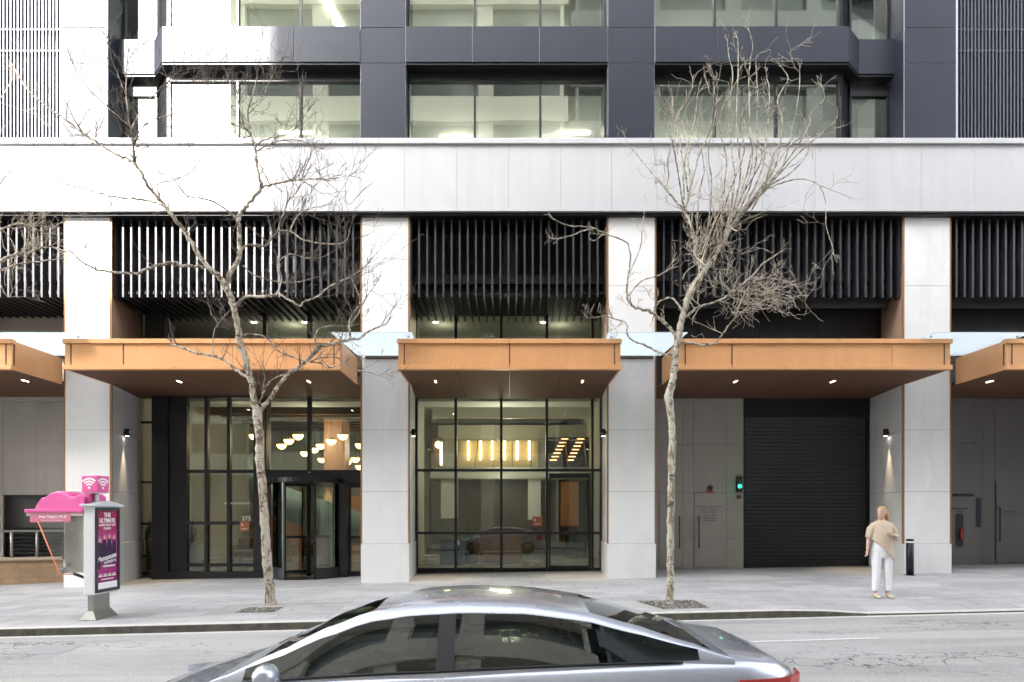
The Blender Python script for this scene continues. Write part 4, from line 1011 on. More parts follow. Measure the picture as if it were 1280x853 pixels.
# ------------------------------------------------------------------ street trees
def bark(name,base,dark,scar,sc=1):
    m,N,L,p=node_mat(name)
    v=mapped(N,L,(1,1,.45)); n1=tex(N,L,v,9*sc,5,.6,.8); n2=tex(N,L,mapped(N,L,(1,1,2.2)),7*sc,4,.6,.4); n3=tex(N,L,v,60,3)
    c=mixrgb(N,L,dark,base,ramp(N,L,n1,[(.44,0),(.52,1)]))
    c=mixrgb(N,L,c,scar,ramp(N,L,n2,[(.36,.95),(.41,0)]))
    c=mixrgb(N,L,c,(.1,.08,.06),ramp(N,L,n3,[(.36,.5),(.46,0)]))
    L.new(c,p.inputs['Base Color']); p.inputs['Roughness'].default_value=.8; bump(N,L,n1,p,.5,.02); return m
barkA=bark('mottled_bark',(.46,.41,.33),(.17,.12,.08),(.05,.035,.025))
barkB=bark('pale_scarred_bark',(.5,.46,.37),(.22,.18,.13),(.06,.045,.03),1.2)
twigA=mat('grey_brown_twig',(.13,.108,.085),.8,nscale=9,namt=.3)
twigB=mat('pale_twig',(.6,.53,.42),.8,nscale=3,col2=(.24,.2,.15))
def smooth_path(P,sub=4):
    out=[]
    for i in range(len(P)-1):
        p0=P[max(0,i-1)]; p1=P[i]; p2=P[i+1]; p3=P[min(len(P)-1,i+2)]
        for k in range(sub):
            t=k/sub
            out.append(tuple(.5*((2*b)+(-a+c)*t+(2*a-5*b+4*c-d)*t*t+(-a+3*b-3*c+d)*t**3) for a,b,c,d in zip(p0,p1,p2,p3)))
    out.append(P[-1]); return out
def seg_twig(mb,p,d,L,r,lvl,up,rng,curl,kids_):
    n=5 if lvl<2 else 4
    pts=[p.copy()]; rad=[r]; q=p.copy(); d=d.normalized()
    for i in range(n):
        d=(d+Vector((rng.gauss(0,curl),rng.gauss(0,curl),rng.gauss(0,curl)+up))).normalized()
        q=q+d*(L/n); pts.append(q.copy()); rad.append(max(.0034,r*(1-.7*(i+1)/n)))
        if lvl<2 and rng.random()<kids_:
            ax=Vector((rng.gauss(0,1),rng.gauss(0,1),rng.gauss(0,1))).cross(d)
            if ax.length>.01:
                nd=Matrix.Rotation(rng.uniform(R(25),R(55)),3,ax.normalized())@d
                seg_twig(mb,q,nd,L*rng.uniform(.4,.7),max(.0038,rad[-1]*.7),lvl+1,up,rng,curl,kids_*.8)
    mb.tube(pts,rad,4 if lvl<1 else 3,False)
def tree(name,label,D,trunk,branches,bark_m,twig_m,seed,up=.12,curl=.16,dens=1.0,tl=(.35,.9),basez=None,flat=.5,group=None,scale_r=1,extra=()):
    rng=random.Random(seed)
    known=[]     # (px,py,D)
    def D_at(px,py):
        return min(known,key=lambda k:(k[0]-px)**2+(k[1]-py)**2)[2] if known else D
    base=W(trunk[0][0],trunk[0][1],D); base.z=gz(base.x,base.y)
    t=thing(name,label,'tree',base,group)
    tb=MB(); tw=MB()
    paths=[]
    for bi,(pl,drift,spawn) in enumerate([(trunk,0,0)]+branches):
        d0=D if bi==0 else D_at(pl[0][0],pl[0][1])
        tot=sum(math.dist(a[:2],b[:2]) for a,b in zip(pl[:-1],pl[1:])); acc=0; P=[]; K=[]
        for i,q in enumerate(pl):
            if i: acc+=math.dist(pl[i-1][:2],q[:2])
            dd=d0+drift*acc/tot
            w=W(q[0],q[1],dd)
            P.append((w.x,w.y,w.z,q[2]*dd/F/2*scale_r)); K.append((q[0],q[1],dd))
        known+= K+[tuple((u+v)/2 for u,v in zip(a,b)) for a,b in zip(K[:-1],K[1:])]
        S=smooth_path(P,5)
        pts=[]; rad=[]
        for i,s in enumerate(S):
            j=.012 if bi else .006
            jit=Vector((rng.gauss(0,1),rng.gauss(0,1),rng.gauss(0,1)))*min(j,s[3]*(.35 if bi else .12))
            if i in (0,len(S)-1): jit*=0
            pts.append(Vector(s[:3])+jit); rad.append(max(.004,s[3]*rng.uniform(.93,1.08)))
        if bi==0:
            pts[0].z-=.25; rad[0]*=1.35; rad[1]*=1.12
        tb.tube(pts,rad,10 if bi==0 else 7)
        paths.append((pts,rad,spawn))
        # side twigs
        if spawn:
            L=sum((b-a).length for a,b in zip(pts[:-1],pts[1:])); n=int(L*spawn*dens)
            for k in range(n):
                f=rng.random()**.7; i=min(len(pts)-2,int(f*(len(pts)-1)))
                p=pts[i].lerp(pts[i+1],rng.random()); d=(pts[i+1]-pts[i]).normalized()
                v=Vector((rng.gauss(0,1),rng.gauss(0,flat),rng.gauss(.35,1)))
                nd=(d*rng.uniform(.5,1.3)+v.normalized()*1.0).normalized()
                seg_twig(tw,p,nd,rng.uniform(*tl)*(.5+.6*f),min(rad[i]*.6,.012),0,up,rng,curl,.5)
            e=pts[-1]; d=(pts[-1]-pts[-2]).normalized()
            for k in range(2 if bi else 0): seg_twig(tw,e,(d+Vector((rng.gauss(0,.3),rng.gauss(0,.3),rng.gauss(0,.3)))),rng.uniform(*tl)*.5,rad[-1]*.9,1,up,rng,curl*.7,.35)
    for f in extra: f(tw,rng,W)
    part(tb,'trunk',bark_m,t)
    part(tw,'crown',twig_m,t)
    return t
TA=[(339,757,15),(336,725,13.5),(333,690,13),(331,655,12.5),(328,615,12.5),(325,580,12),(324,550,12),(322,525,13),(321,512,13)]
BA=[
 ([(322,516,10),(315,482,9.5),(309,456,9),(301,431,9),(297,410,8.5),(294,390,8.5),(288,370,9),(282,356,9.5),(275,347,8),(256,330,7),(243,309,6.5),(228,286,6),(210,263,5.5),(191,240,5),(178,219,4.5),(169,204,4.2)],-.7,1.5),
 ([(169,204,3.6),(160,199,3.4),(142,191,3.2),(112,172,3),(82,150,2.5),(56,131,2.2),(34,112,1.8),(14,78,1)],.8,5),
 ([(168,206,3.2),(166,190,3),(167,178,2.6),(162,155,2.2),(158,125,1.8),(158,95,1.3),(160,66,.9)],.3,9),
 ([(167,180,2.4),(176,162,2.1),(190,151,1.9),(214,143,1.6),(236,135,1.4),(262,119,1)],-.6,8),
 ([(164,162,2.2),(176,137,1.9),(186,124,1.7),(203,110,1.4),(220,92,1)],.5,8),
 ([(162,158,1.8),(148,146,1.5),(130,130,1.4),(108,108,1.2),(92,82,.9)],-.4,6),
 ([(158,120,1.5),(150,100,1.3),(142,80,1.1),(136,60,.8)],-.3,9),
 ([(210,263,3.2),(203,257,3),(187,251,2.8),(168,249,2.6),(150,247,2.4),(129,243,2.2),(105,236,2),(82,229,1.8),(56,214,1.5),(28,190,1)],.9,3.2),
 ([(205,260,2),(196,232,1.6),(214,226,1.6),(236,217,1.4),(250,200,1)],.4,5),
 ([(281,358,8),(288,342,7.5),(296,328,7),(300,312,6.5),(299,295,6),(298,277,5.5),(301,268,5.5),(312,254,5),(326,236,4.8),(324,222,4),(321,208,3.8),(320,192,3.6),(319,180,3.4),(313,166,2.6),(310,140,2),(316,118,1.5),(322,92,1)],.6,3.5),
 ([(313,166,2.2),(302,160,2),(285,152,1.8),(272,141,1.6),(262,128,1.3),(256,108,.9)],-.5,9),
 ([(312,160,1.8),(300,135,1.5),(292,115,1.2),(284,95,.9)],.3,9),
 ([(319,181,2.3),(336,173,2.1),(356,168,1.8),(372,158,1.5),(384,140,1.1)],-.5,9),
 ([(311,142,1.5),(325,128,1.4),(334,108,1.1),(345,85,.8)],.4,9),
 ([(320,190,2),(334,182,1.9),(350,176,1.7),(376,176,1.5),(402,186,1)],.8,8),
 ([(298,277,3.2),(285,264,2.8),(261,250,2.4),(234,245,2),(217,224,1.6),(202,218,1)],-.6,5),
 ([(326,235,3.2),(338,231,2.8),(353,228,2.4),(378,224,2),(410,224,1.6),(438,220,1)],-.7,8),
 ([(338,232,2),(330,216,1.8),(322,200,1.2)],.3,4),
 ([(299,322,3.4),(303,312,3.2),(312,306,3),(331,308,3),(339,299,2.8),(347,288,2.6),(351,275,2.3),(356,262,2.1),(361,250,2),(371,240,1.9),(380,214,1.5),(392,186,1)],.7,7),
 ([(347,289,2.2),(362,289,2.1),(378,299,2),(398,304,1.9),(423,305,1.6),(434,299,1.2),(438,283,.8)],-.5,5),
 ([(362,290,1.6),(372,270,1.5),(384,262,1.3),(402,258,1)],.5,8),
 ([(256,334,4.4),(243,333,4.2),(228,332,4),(216,329,4),(202,331,4),(183,337,3.6),(166,342,3.4),(140,340,3.2),(120,337,3),(108,331,2.6),(98,324,2.4),(92,318,2),(85,312,1.6),(70,304,1)],-.9,1.6),
 ([(120,337,1.8),(118,322,1.5),(122,305,1)],.2,5),
 ([(294,382,4.2),(301,376,4),(310,371,3.8),(327,371,3.7),(343,369,3.5),(350,368,3.2),(359,374,2.8),(368,379,2.6),(376,383,2.5),(380,377,2.3),(394,373,2.3),(403,366,2.2),(411,359,2.1),(425,352,2),(437,347,1.8),(448,340,1.5),(460,330,1)],-.8,4.5),
 ([(345,370,2),(352,350,1.8),(348,330,1.6),(362,318,1.5),(380,322,1.4),(402,322,1.2),(420,312,.8)],.6,7),
 ([(303,332,1.8),(320,345,1.6),(345,352,1.5),(370,353,1.4),(398,346,1)],.8,5),
 ([(313,474,5),(307,470,4.8),(298,464,4.5),(290,457,4.2),(282,451,4),(274,447,3.8),(266,445,3.6),(255,443,3.4),(244,441,3.2),(230,436,3),(222,433,2.8),(215,430,3)],.7,1.2),
 ([(266,445,1.6),(266,430,1.5),(268,412,1.5),(272,405,1.4),(265,394,1.2),(260,378,.8)],-.2,5),
 ([(272,405,1.3),(280,396,1.2),(287,388,.9)],.2,5),
 ([(324,515,7),(329,510,6.5),(336,500,6),(341,492,5.6),(351,478,5.4),(362,466,5.2),(370,461,5),(378,455,5),(387,447,5),(394,440,5.4),(399,434,5.6),(410,431,4.4),(424,428,4.2),(437,424,4),(451,423,3.2),(460,415,2.6),(471,410,2.4),(484,404,1.8)],.5,1.5),
 ([(324,505,3),(326,498,2.8),(330,489,2.6),(334,482,2.6),(339,476,2.5),(345,472,2.4),(355,468,2.2),(365,464,2)],-.3,2.5),
 ([(327,495,2),(330,480,1.8),(331,470,1.5),(328,460,1)],.2,6),
 ([(396,434,3),(394,424,2.7),(396,415,2.4),(406,409,2.2),(420,408,2),(437,408,1.8)],.3,6),
 ([(438,424,3.6),(437,412,3.2),(438,400,3),(443,390,2.6),(450,378,2.2),(446,362,1.9),(440,350,1.6),(436,338,1)],-.4,6),
 ([(438,404,1.8),(446,395,1.6),(458,372,1.4),(470,355,1)],.3,6),
 ([(303,419,3),(313,418,2.8),(324,419,2.6),(333,423,2.4),(341,431,2.2),(350,440,2.1),(361,445,2),(373,449,1.9),(388,453,1.8),(399,453,2),(405,457,1.8),(411,460,1.8),(422,457,1.7),(432,452,1.4)],.5,3),
 ([(388,452,1.8),(402,448,1.7),(420,447,1.6),(434,455,1.5),(446,463,1.4),(458,465,1.2),(483,472,.8)],.7,3.5),
]
tree('bare_tree','bare street tree with mottled trunk leaning left before the revolving door',13.1,TA,BA,barkA,twigA,11,up=.1,curl=.13,dens=1.15,tl=(.3,.8),scale_r=.88)
TB=[(837,755,12),(838,725,10.5),(838,690,10.5),(838,650,10.5),(839,610,10.5),(840,570,10.5),(840,540,10),(838,512,10.5),(836,496,13),(840,480,10),(843,460,9.5),(845,440,9.5),(848,421,10),(851,405,9),(855,390,9),(860,375,9),(865,362,8.5),(871,352,8),(878,343,7.8),(886,332,7),(894,320,6.6),(902,305,6),(909,293,5.5),(916,282,4.6),(924,272,4)]
BB=[
 ([(924,272,3.5),(932,260,3),(945,244,2.8),(953,235,2.5),(960,226,2.4),(966,216,2.2),(970,205,2),(974,190,1.6),(978,165,1)],-.5,10),
 ([(866,290,3),(862,278,3.2),(855,264,3.2),(846,253,3),(838,244,2.8),(832,236,2.7),(826,229,2.6),(818,220,2.2),(811,211,2),(803,202,1.8),(796,194,1.5),(786,182,1)],.7,7),
 ([(832,236,1.8),(836,220,1.7),(834,204,1.5),(838,186,1)],-.3,8),
 ([(856,264,2.6),(860,250,2.6),(863,232,2.5),(862,216,2.4),(860,200,2.2),(863,182,2),(858,165,1.6),(850,150,1)],.4,8),
 ([(880,340,4),(872,318,3.8),(868,300,3.4),(866,285,3)],.4,8),
 ([(928,268,2.4),(942,252,2.2),(958,238,2),(976,229,1.9),(1000,224,1.8),(1021,230,1.6),(1030,244,1.4),(1032,262,1.3),(1033,285,1.1),(1040,305,1),(1042,317,.8)],-.9,3),
 ([(1021,230,1),(1040,238,.9),(1058,245,.8)],.3,4),
 ([(845,424,5),(839,413,4.8),(832,405,4.8),(822,397,4.6),(811,389,4.4),(801,386,4),(793,384,3.8),(786,376,3.3),(784,368,3),(784,355,2.6),(786,340,2.4),(788,322,2.2),(787,312,2),(783,303,2),(772,298,2),(759,293,2),(748,288,2),(741,285,2),(728,283,1.8),(717,283,1.6),(704,280,1.3),(694,275,1)],-.4,2.2),
 ([(741,286,1.6),(728,289,1.6),(714,295,1.5),(698,299,1.3)],.3,3),
 ([(740,285,1.5),(736,296,1.4),(742,301,1.3),(750,296,1)],.3,2),
 ([(787,342,1.6),(800,310,1.5),(803,285,1.3),(806,260,.9)],.3,4),
 ([(784,372,2),(802,352,1.8),(822,345,1.6),(835,338,1.2)],-.4,4),
 ([(839,444,3.6),(831,443,3.4),(822,440,3.2),(814,436,3.1),(804,431,3),(793,427,3),(787,423,2.7),(784,417,2.5),(784,408,2.3),(781,403,2.2),(775,401,2),(768,399,1.8)],.4,1.6),
 ([(768,399,1.3),(756,395,1.2),(746,397,1.1),(736,398,.9)],-.4,12),
 ([(808,389,1.6),(797,386,1.6),(786,382,1.4),(780,378,.9)],.5,5),
 ([(858,397,4),(864,391,3.8),(870,386,3.6),(876,383,3.4),(888,380,3.2),(899,376,3),(910,369,2.8),(921,361,2.6),(930,354,2.4),(939,346,2.3),(946,339,2),(952,331,1.8),(962,324,1.5),(973,317,1.2)],-.5,7),
 ([(855,392,2.8),(842,374,2.6),(832,374,2.5),(822,380,2.2),(818,392,1.8),(815,402,1)],.4,4),
 ([(852,427,3),(866,429,2.8),(878,431,2.8),(890,430,2.6),(897,427,2.4),(902,420,2.3),(907,412,2.2),(913,404,2),(919,398,1.9),(926,391,1.8)],-.5,2),
 ([(926,391,1.5),(940,385,1.4),(950,380,1.3),(958,374,1)],.5,13),
 ([(919,398,1.6),(926,378,1.5),(934,362,1.4),(944,350,1.2)],.4,13),
 ([(939,347,2),(958,348,1.8),(975,350,1.6),(990,356,1.5),(1000,366,1.3),(1006,378,.9)],.3,16),
 ([(899,377,2),(915,381,1.8),(925,391,1.5)],.2,16),
]
for _p in ([(905,300),(918,230),(914,180),(912,130),(916,95),(911,70),(909,50)],[(910,290),(925,220),(921,170),(922,110),(923,72),(922,48)],
 [(915,280),(938,200),(937,150),(936,100),(938,75),(941,58),(937,40)],[(938,100),(932,84),(926,72)],[(912,290),(942,220),(946,160),(947,110),(945,75),(951,66)],
 [(915,285),(950,220),(958,170),(962,120),(958,95)],[(920,275),(960,220),(978,160),(972,125),(985,100),(980,88)],[(925,270),(975,215),(990,160),(998,120),(1000,85)],
 [(930,265),(985,200),(1010,160),(1015,140),(1030,125),(1028,110)],[(935,260),(1000,190),(1030,165),(1045,150),(1046,135),(1040,130)],[(940,262),(985,185),(1015,170),(1045,160)],
 [(880,310),(890,240),(885,190),(893,150),(897,110),(892,98)],[(890,300),(912,240),(930,190),(925,160),(930,130)],[(855,260),(845,200),(838,165),(834,140),(842,133)],
 [(855,250),(856,200),(868,150),(872,118)],[(860,250),(872,200),(888,160),(893,110)],[(860,240),(850,180),(845,150),(858,128)],
 [(900,300),(930,240),(941,190),(930,150),(938,120)],[(905,295),(955,235),(968,190),(990,175),(984,150)],[(900,310),(905,240),(908,200),(899,160),(905,130)],
 [(895,315),(925,250),(952,200),(948,170),(966,140)],[(870,320),(873,250),(880,210),(872,170)],[(885,325),(940,250),(990,215),(1010,190),(1008,160)]):
    BB.append(([(x,y,2.5-1.5*i/(len(_p)-1)) for i,(x,y) in enumerate(_p)],random.Random(int(_p[0][0]*7+_p[-1][1])).uniform(-.9,.9),1.6))
def bundle(tw,rng,W_):
    # dense upright water shoots out of the pollarded head
    for k in range(20):
        f=rng.random(); i=f*(24-14)+14
        a=TB[int(i)]; s=W_(a[0]+rng.gauss(0,5),a[1]+rng.gauss(0,5),12.4+rng.gauss(0,.25))
        tx=a[0]+rng.gauss(5,26); 
        if rng.random()<.35: tx=rng.uniform(912,990)
        top=rng.triangular(120,300,215) if f>.35 else rng.uniform(200,330)
        if tx>1000 or tx<850: top=max(top,150)
        e=W_(tx+rng.gauss(8,14),top,12.4+rng.gauss(0,.6))
        pts=[]; n=9; amp=rng.uniform(.05,.16); ph=rng.random()*6
        for j in range(n+1):
            t=j/n; p=s.lerp(e,t); p.x+=amp*sin(ph+t*7)+ (e.x-s.x)*(-.25)*sin(pi*t); p.y+=amp*cos(ph*1.7+t*6); pts.append(p)
        r=rng.uniform(.007,.013)
        tw.tube(pts,[r*(1-.75*j/n) for j in range(n+1)],3,False)
        for j in (3,5,7):
            if rng.random()<.7: seg_twig(tw,pts[j],(pts[j+1]-pts[j]).normalized()+Vector((rng.gauss(0,.6),rng.gauss(0,.5),rng.gauss(0,.4))),rng.uniform(.2,.6),r*.5,1,.12,rng,.2,.5)
    # tangle around the head
    for k in range(85):
        px_=rng.gauss(893,24); py_=rng.gauss(318,34)
        s=W_(px_,py_,12.4+rng.gauss(0,.3))
        seg_twig(tw,s,Vector((rng.gauss(0,1),rng.gauss(0,.6),rng.gauss(.3,1))),rng.uniform(.25,.6),.006,1,.06,rng,.32,.5)
    for k in range(60):
        px_=rng.uniform(922,985); py_=rng.uniform(352,392); s=W_(px_,py_,12.2+rng.gauss(0,.25))
        seg_twig(tw,s,Vector((rng.gauss(1,.7),rng.gauss(0,.5),rng.gauss(.3,.6))),rng.uniform(.25,.5),.005,1,-.03,rng,.3,.5)
    for k in range(12):
        s=W_(rng.gauss(845,14),rng.uniform(150,230),12.6+rng.gauss(0,.3))
        seg_twig(tw,s,Vector((rng.gauss(0,.5),rng.gauss(0,.4),1)),rng.uniform(.4,.9),.006,1,.15,rng,.2,.5)
tree('bare_tree','slender pale barked bare tree with a dense tangled head, right of centre',12.4,TB,BB,barkB,twigB,23,up=.06,curl=.22,dens=.5,tl=(.25,.65),scale_r=.86,extra=(bundle,))
# tree whose trunk stands outside the frame on the left
TC=[(-150,775,14),(-150,700,13),(-147,620,12),(-142,540,12),(-135,470,11),(-128,420,10),(-118,380,9)]
BC=[([(-118,380,8),(-95,352,7),(-70,338,6),(-45,330,5.5),(-20,328,4.5),(0,326,4),(18,318,3),(38,315,2.4),(62,308,2),(84,316,1.2)],-.3,9),
    ([(-20,328,3),(0,337,2.4),(20,331,2),(50,327,1.8),(88,322,1)],.4,6),
    ([(-118,380,7),(-125,330,6),(-130,280,5),(-120,220,4),(-125,160,3),(-120,90,2)],.4,7),
    ([(-45,330,3),(-20,300,2.6),(5,285,2.2),(30,280,1.8),(56,292,1)],.5,9),
    ([(-70,338,3),(-60,300,2.6),(-30,262,2.2),(-5,235,1.8),(15,210,1)],-.4,5),
    ([(-120,220,2.6),(-80,190,2.2),(-40,160,1.8),(-5,130,1.4),(15,100,.9)],.4,6),
    ([(-20,300,2),(-2,350,1.6),(10,372,1.2),(16,362,.8)],.2,6)]
tree('bare_tree','bare tree at the left edge, only pale twigs showing over the fins',12.9,TC,BC,barkA,twigB,31,up=.08,curl=.2,dens=.85,tl=(.3,.8))
# ------------------------------------------------------------------ silver car
def car():
    cxw=-.42; cyw=4.72; zr=rz(cxw,cyw)
    t=thing('silver_car','silver hatchback heading left in the near lane, cut off by the bottom edge','car',(cxw,cyw,zr))
    paint=mat('silver_car_paint',(.50,.53,.6),.28,.55,coat=.8,nscale=.6,namt=.04)
    gl=glass('car_glass',(.2,.22,.2),.07,(.9,.95,1)); blk=mat('car_trim_black',(.015,.015,.017),.4)
    V=lambda x,y,z: Vector((cxw+x,cyw+y,zr+z))
    st=[(-2.15,.52,.36,.56),(-2.08,.66,.28,.63),(-1.95,.76,.22,.69),(-1.7,.82,.19,.76),(-1.4,.86,.18,.83),(-1.1,.875,.17,.885),(-.7,.885,.17,.925),(-.2,.89,.17,.95),(.4,.89,.17,.975),(1.0,.885,.17,1.0),(1.4,.88,.18,1.015),(1.75,.85,.2,1.02),(1.98,.79,.24,1.0),(2.1,.70,.3,.95),(2.15,.6,.4,.86)]
    mb=MB(); rings=[]
    for x,w,zb,zt in st:
        h=zt-zb
        half=[(w*.86,zb),(w*.97,zb+.08),(w*.99,zb+h*.35),(w,zb+h*.62),(w*.985,zb+h*.72),(w*.975,zb+h*.86),(w*.945,zb+h*.955),(w*.88,zt),(w*.55,zt+.015),(0.001,zt+.025)]
        ring=[V(x,-a,b) for a,b in half]+[V(x,a,b) for a,b in reversed(half[:-1])]
        rings.append(ring)
    mb.loft(rings,True); body=part(mb,'body',paint,t)
    # greenhouse
    def U(x):
        pts=[(-1.32,.895),(-1.0,1.04),(-.7,1.185),(-.42,1.285),(-.15,1.325),(.15,1.34),(.5,1.332),(.85,1.29),(1.15,1.215),(1.45,1.12),(1.72,1.03)]
        for (a,za),(b,zb) in zip(pts[:-1],pts[1:]):
            if x<=b:
                t_=(x-a)/(b-a); t_=t_*t_*(3-2*t_)*.35+t_*.65; return za+(zb-za)*t_
        return pts[-1][1]
    def Bt(x): return .89+(x+1.32)*.045
    X=[-1.32+i*(3.04)/30 for i in range(31)]
    grid=[]
    for x in X:
        u=U(x); b=min(Bt(x),u-.002); wb=.83-.03*abs(x); f=(u-b)/.4
        wr=wb-.26*min(1,f); e=u-.035*min(1,f*2)
        def side(k): return (wb+(wr-wb)*k, b+(e-b)*k)
        half=[(wb+.005,b-.03),side(.06),side(.90),side(1.0),(wr*.86,u-.012*min(1,f*2)),(wr*.45,u+.006),(.0005,u+.012)]
        grid.append(half)
    def surf(test,s=1,thick=0):
        m_=MB()
        for i in range(len(X)-1):
            for j in range(6):
                if test((X[i]+X[i+1])/2,j):
                    for sg in ((-1,1) ):
                        q=[(i,j),(i+1,j),(i+1,j+1),(i,j+1)]
                        if sg>0: q=q[::-1]
                        m_.face([V(X[a],sg*grid[a][b][0],grid[a][b][1]) for a,b in q],True)
        return m_
    def is_side(x,j): return j==1 and -1.13<x<1.5 and not(-.02<x<.08) 
    def is_ws(x,j): return j>=4 and x<-.42
    def is_rw(x,j): return j>=4 and .95<x<1.62
    part(surf(lambda x,j: not(is_side(x,j) or is_ws(x,j) or is_rw(x,j)) and not (j==1 and -.02<x<.08)),'roof',paint,t,weld=True)
    for sg,nm in ((-1,0),(1,0)):
        for lo,hi in ((-1.13,-.02),(.08,1.5)):
            m_=MB()
            for i in range(len(X)-1):
                xm=(X[i]+X[i+1])/2
                if lo<xm<hi and is_side(xm,1):
                    q=[(i,1),(i+1,1),(i+1,2),(i,2)]
                    if sg>0: q=q[::-1]
                    m_.face([V(X[a],sg*grid[a][b][0],grid[a][b][1]) for a,b in q],True)
            part(m_,'side_window',gl,t,weld=True)
    for sg in (-1,1):
        m_=MB()
        for i in range(len(X)-1):
            if -.02<(X[i]+X[i+1])/2<.08:
                q=[(i,1),(i+1,1),(i+1,2),(i,2)]
                if sg>0: q=q[::-1]
                m_.face([V(X[a],sg*grid[a][b][0],grid[a][b][1]) for a,b in q],True)
        part(m_,'door_pillar',blk,t,weld=True)
    part(surf(is_ws),'windscreen',gl,t,weld=True); part(surf(is_rw),'rear_window',gl,t,weld=True)
    # window trim, mouldings, handles, mirror
    for sg in (-1,1):
        m_=MB(); m_.tube([V(x,sg*(grid[i][1][0]+.006),grid[i][1][1]-.004) for i,x in enumerate(X) if -1.15<x<1.5],.009,5); part(m_,'window_trim',M['black'],t)
        for x in (-.55,.6):
            m_=MB(); m_.rbox(V(x+.3,sg*.885,.85),(.17,.03,.03)); part(m_,'door_handle',paint,t,bevel=.008)
        m_=MB(); m_.sphere(V(-.92,sg*.97,.98),.1,8,(.7,1,.62)); m_.tube([V(-.9,sg*.82,.93),V(-.9,sg*.95,.97)],.025,6); part(m_,'mirror',paint,t)
        for x0,x1 in ((-1.02,.03),(.05,.95)):
            m_=MB(); m_.tube([V(x1,sg*.893,.3),V(x1,sg*.892,.86)],.004,4); part(m_,'door_gap',blk,t)
        m_=MB()
        rr=[]
        for x,yy in ((1.72,.865),(1.9,.83),(2.03,.785),(2.125,.68),(2.15,.55)):
            rr.append([V(x,sg*yy,.70),V(x+.01,sg*(yy+.008),.70),V(x+.01,sg*(yy+.004),.93),V(x,sg*yy,.93)])
        m_.loft(rr,False); part(m_,'tail_light',mat('red_lens',(.55,.02,.015),.2,coat=.6),t)
        m_=MB(); rr=[]
        for x,yy in ((-1.6,.85),(-1.8,.82),(-2.0,.76),(-2.1,.66)):
            rr.append([V(x,sg*(yy-.02),.56),V(x-.015,sg*(yy+.004),.56),V(x-.015,sg*(yy-.004),.68),V(x,sg*(yy-.03),.68)])
        m_.loft(rr,False); part(m_,'headlight',mat('clear_lens',(.5,.52,.55),.1,.3,coat=1),t)
    for x in (-1.32,1.30):
        for sg in (-1,1):
            c=V(x,sg*.80,.315)
            def cyl(r0,r1,y0,y1,n=28):
                m2=MB(); rings=[]
                for r_,yy in ((r0,y0),(r1-.02,y0),(r1,y0+.03*sg),(r1,y1-.03*sg),(r1-.02,y1),(r0,y1)):
                    rings.append([c+Vector((r_*cos(2*pi*k/n),yy,r_*sin(2*pi*k/n))) for k in range(n)])
                return m2.loft(rings,True,False)
            wh=part(cyl(.001,.2,-.05*sg,.06*sg),'wheel',blk,t)
            part(cyl(.2,.315,-.1*sg,.105*sg),'tyre',mat('tyre_rubber',(.02,.02,.02),.85),wh)
            m2=MB()
            for k in range(10): a=2*pi*k/10; m2.rbox(c+Vector((.11*cos(a),.07*sg,.11*sin(a))),(.19,.03,.03),0,0,-a)
            part(m2,'rim',M['steel'],wh)
    m_=MB(); m_.box(cxw-1.3,cxw+1.5,cyw-.78,cyw+.78,zr+.6,zr+.75); part(m_,'cabin_floor',blk,t)
    for x,dz in ((-.35,-.03),(.48,-.10)):
        for y in (-.36,.36):
            m_=MB(); m_.rbox(V(x,y,.66+dz),(.5,.48,.18)); m_.rbox(V(x+.3,y,.9+dz),(.14,.46,.5),0,0,R(12)); m_.rbox(V(x+.36,y,1.16+dz),(.09,.24,.14),0,0,R(8)); part(m_,'seat',mat('dark_seat_fabric',(.04,.04,.045),.85),t,bevel=.03)
    m_=MB(); m_.rbox(V(-1.0,0,.84),(.4,1.4,.16)); part(m_,'dashboard',blk,t,bevel=.03)
car()
# ------------------------------------------------------------------ the woman on the pavement
def skin_mesh(verts,edges,radii,sub=2):
    me=bpy.data.meshes.new('skeleton'); me.from_pydata(verts,edges,[]); o=bpy.data.objects.new('skeleton',me); COL.objects.link(o)
    s=o.modifiers.new('s','SKIN'); s.use_smooth_shade=True
    for i,r in enumerate(radii): 
        me.skin_vertices[0].data[i].radius=r if isinstance(r,tuple) else (r,r)
    me.skin_vertices[0].data[0].use_root=True
    u=o.modifiers.new('u','SUBSURF'); u.levels=sub; u.render_levels=sub
    bpy.context.view_layer.update()
    m2=bpy.data.meshes.new_from_object(o.evaluated_get(bpy.context.evaluated_depsgraph_get()))
    out=([v.co.copy() for v in m2.vertices],[tuple(p.vertices) for p in m2.polygons])
    bpy.data.objects.remove(o); return out
def remesh(mb,voxel,smooth_it=4):
    me=bpy.data.meshes.new('tmp'); me.from_pydata([tuple(v) for v in mb.v],[],mb.f); o=bpy.data.objects.new('tmp',me); COL.objects.link(o)
    r=o.modifiers.new('r','REMESH'); r.mode='VOXEL'; r.voxel_size=voxel
    s=o.modifiers.new('s','SMOOTH'); s.iterations=smooth_it; s.factor=.5
    bpy.context.view_layer.update()
    m2=bpy.data.meshes.new_from_object(o.evaluated_get(bpy.context.evaluated_depsgraph_get()))
    out=MB(); out.add([v.co.copy() for v in m2.vertices],[tuple(p.vertices) for p in m2.polygons],True)
    bpy.data.objects.remove(o); return out
def ell(c,a,b,n=24,axis='z',tilt=0):
    return [Vector((c[0]+a*cos(2*pi*k/n),c[1]+b*sin(2*pi*k/n),c[2]+tilt*cos(2*pi*k/n))) for k in range(n)]
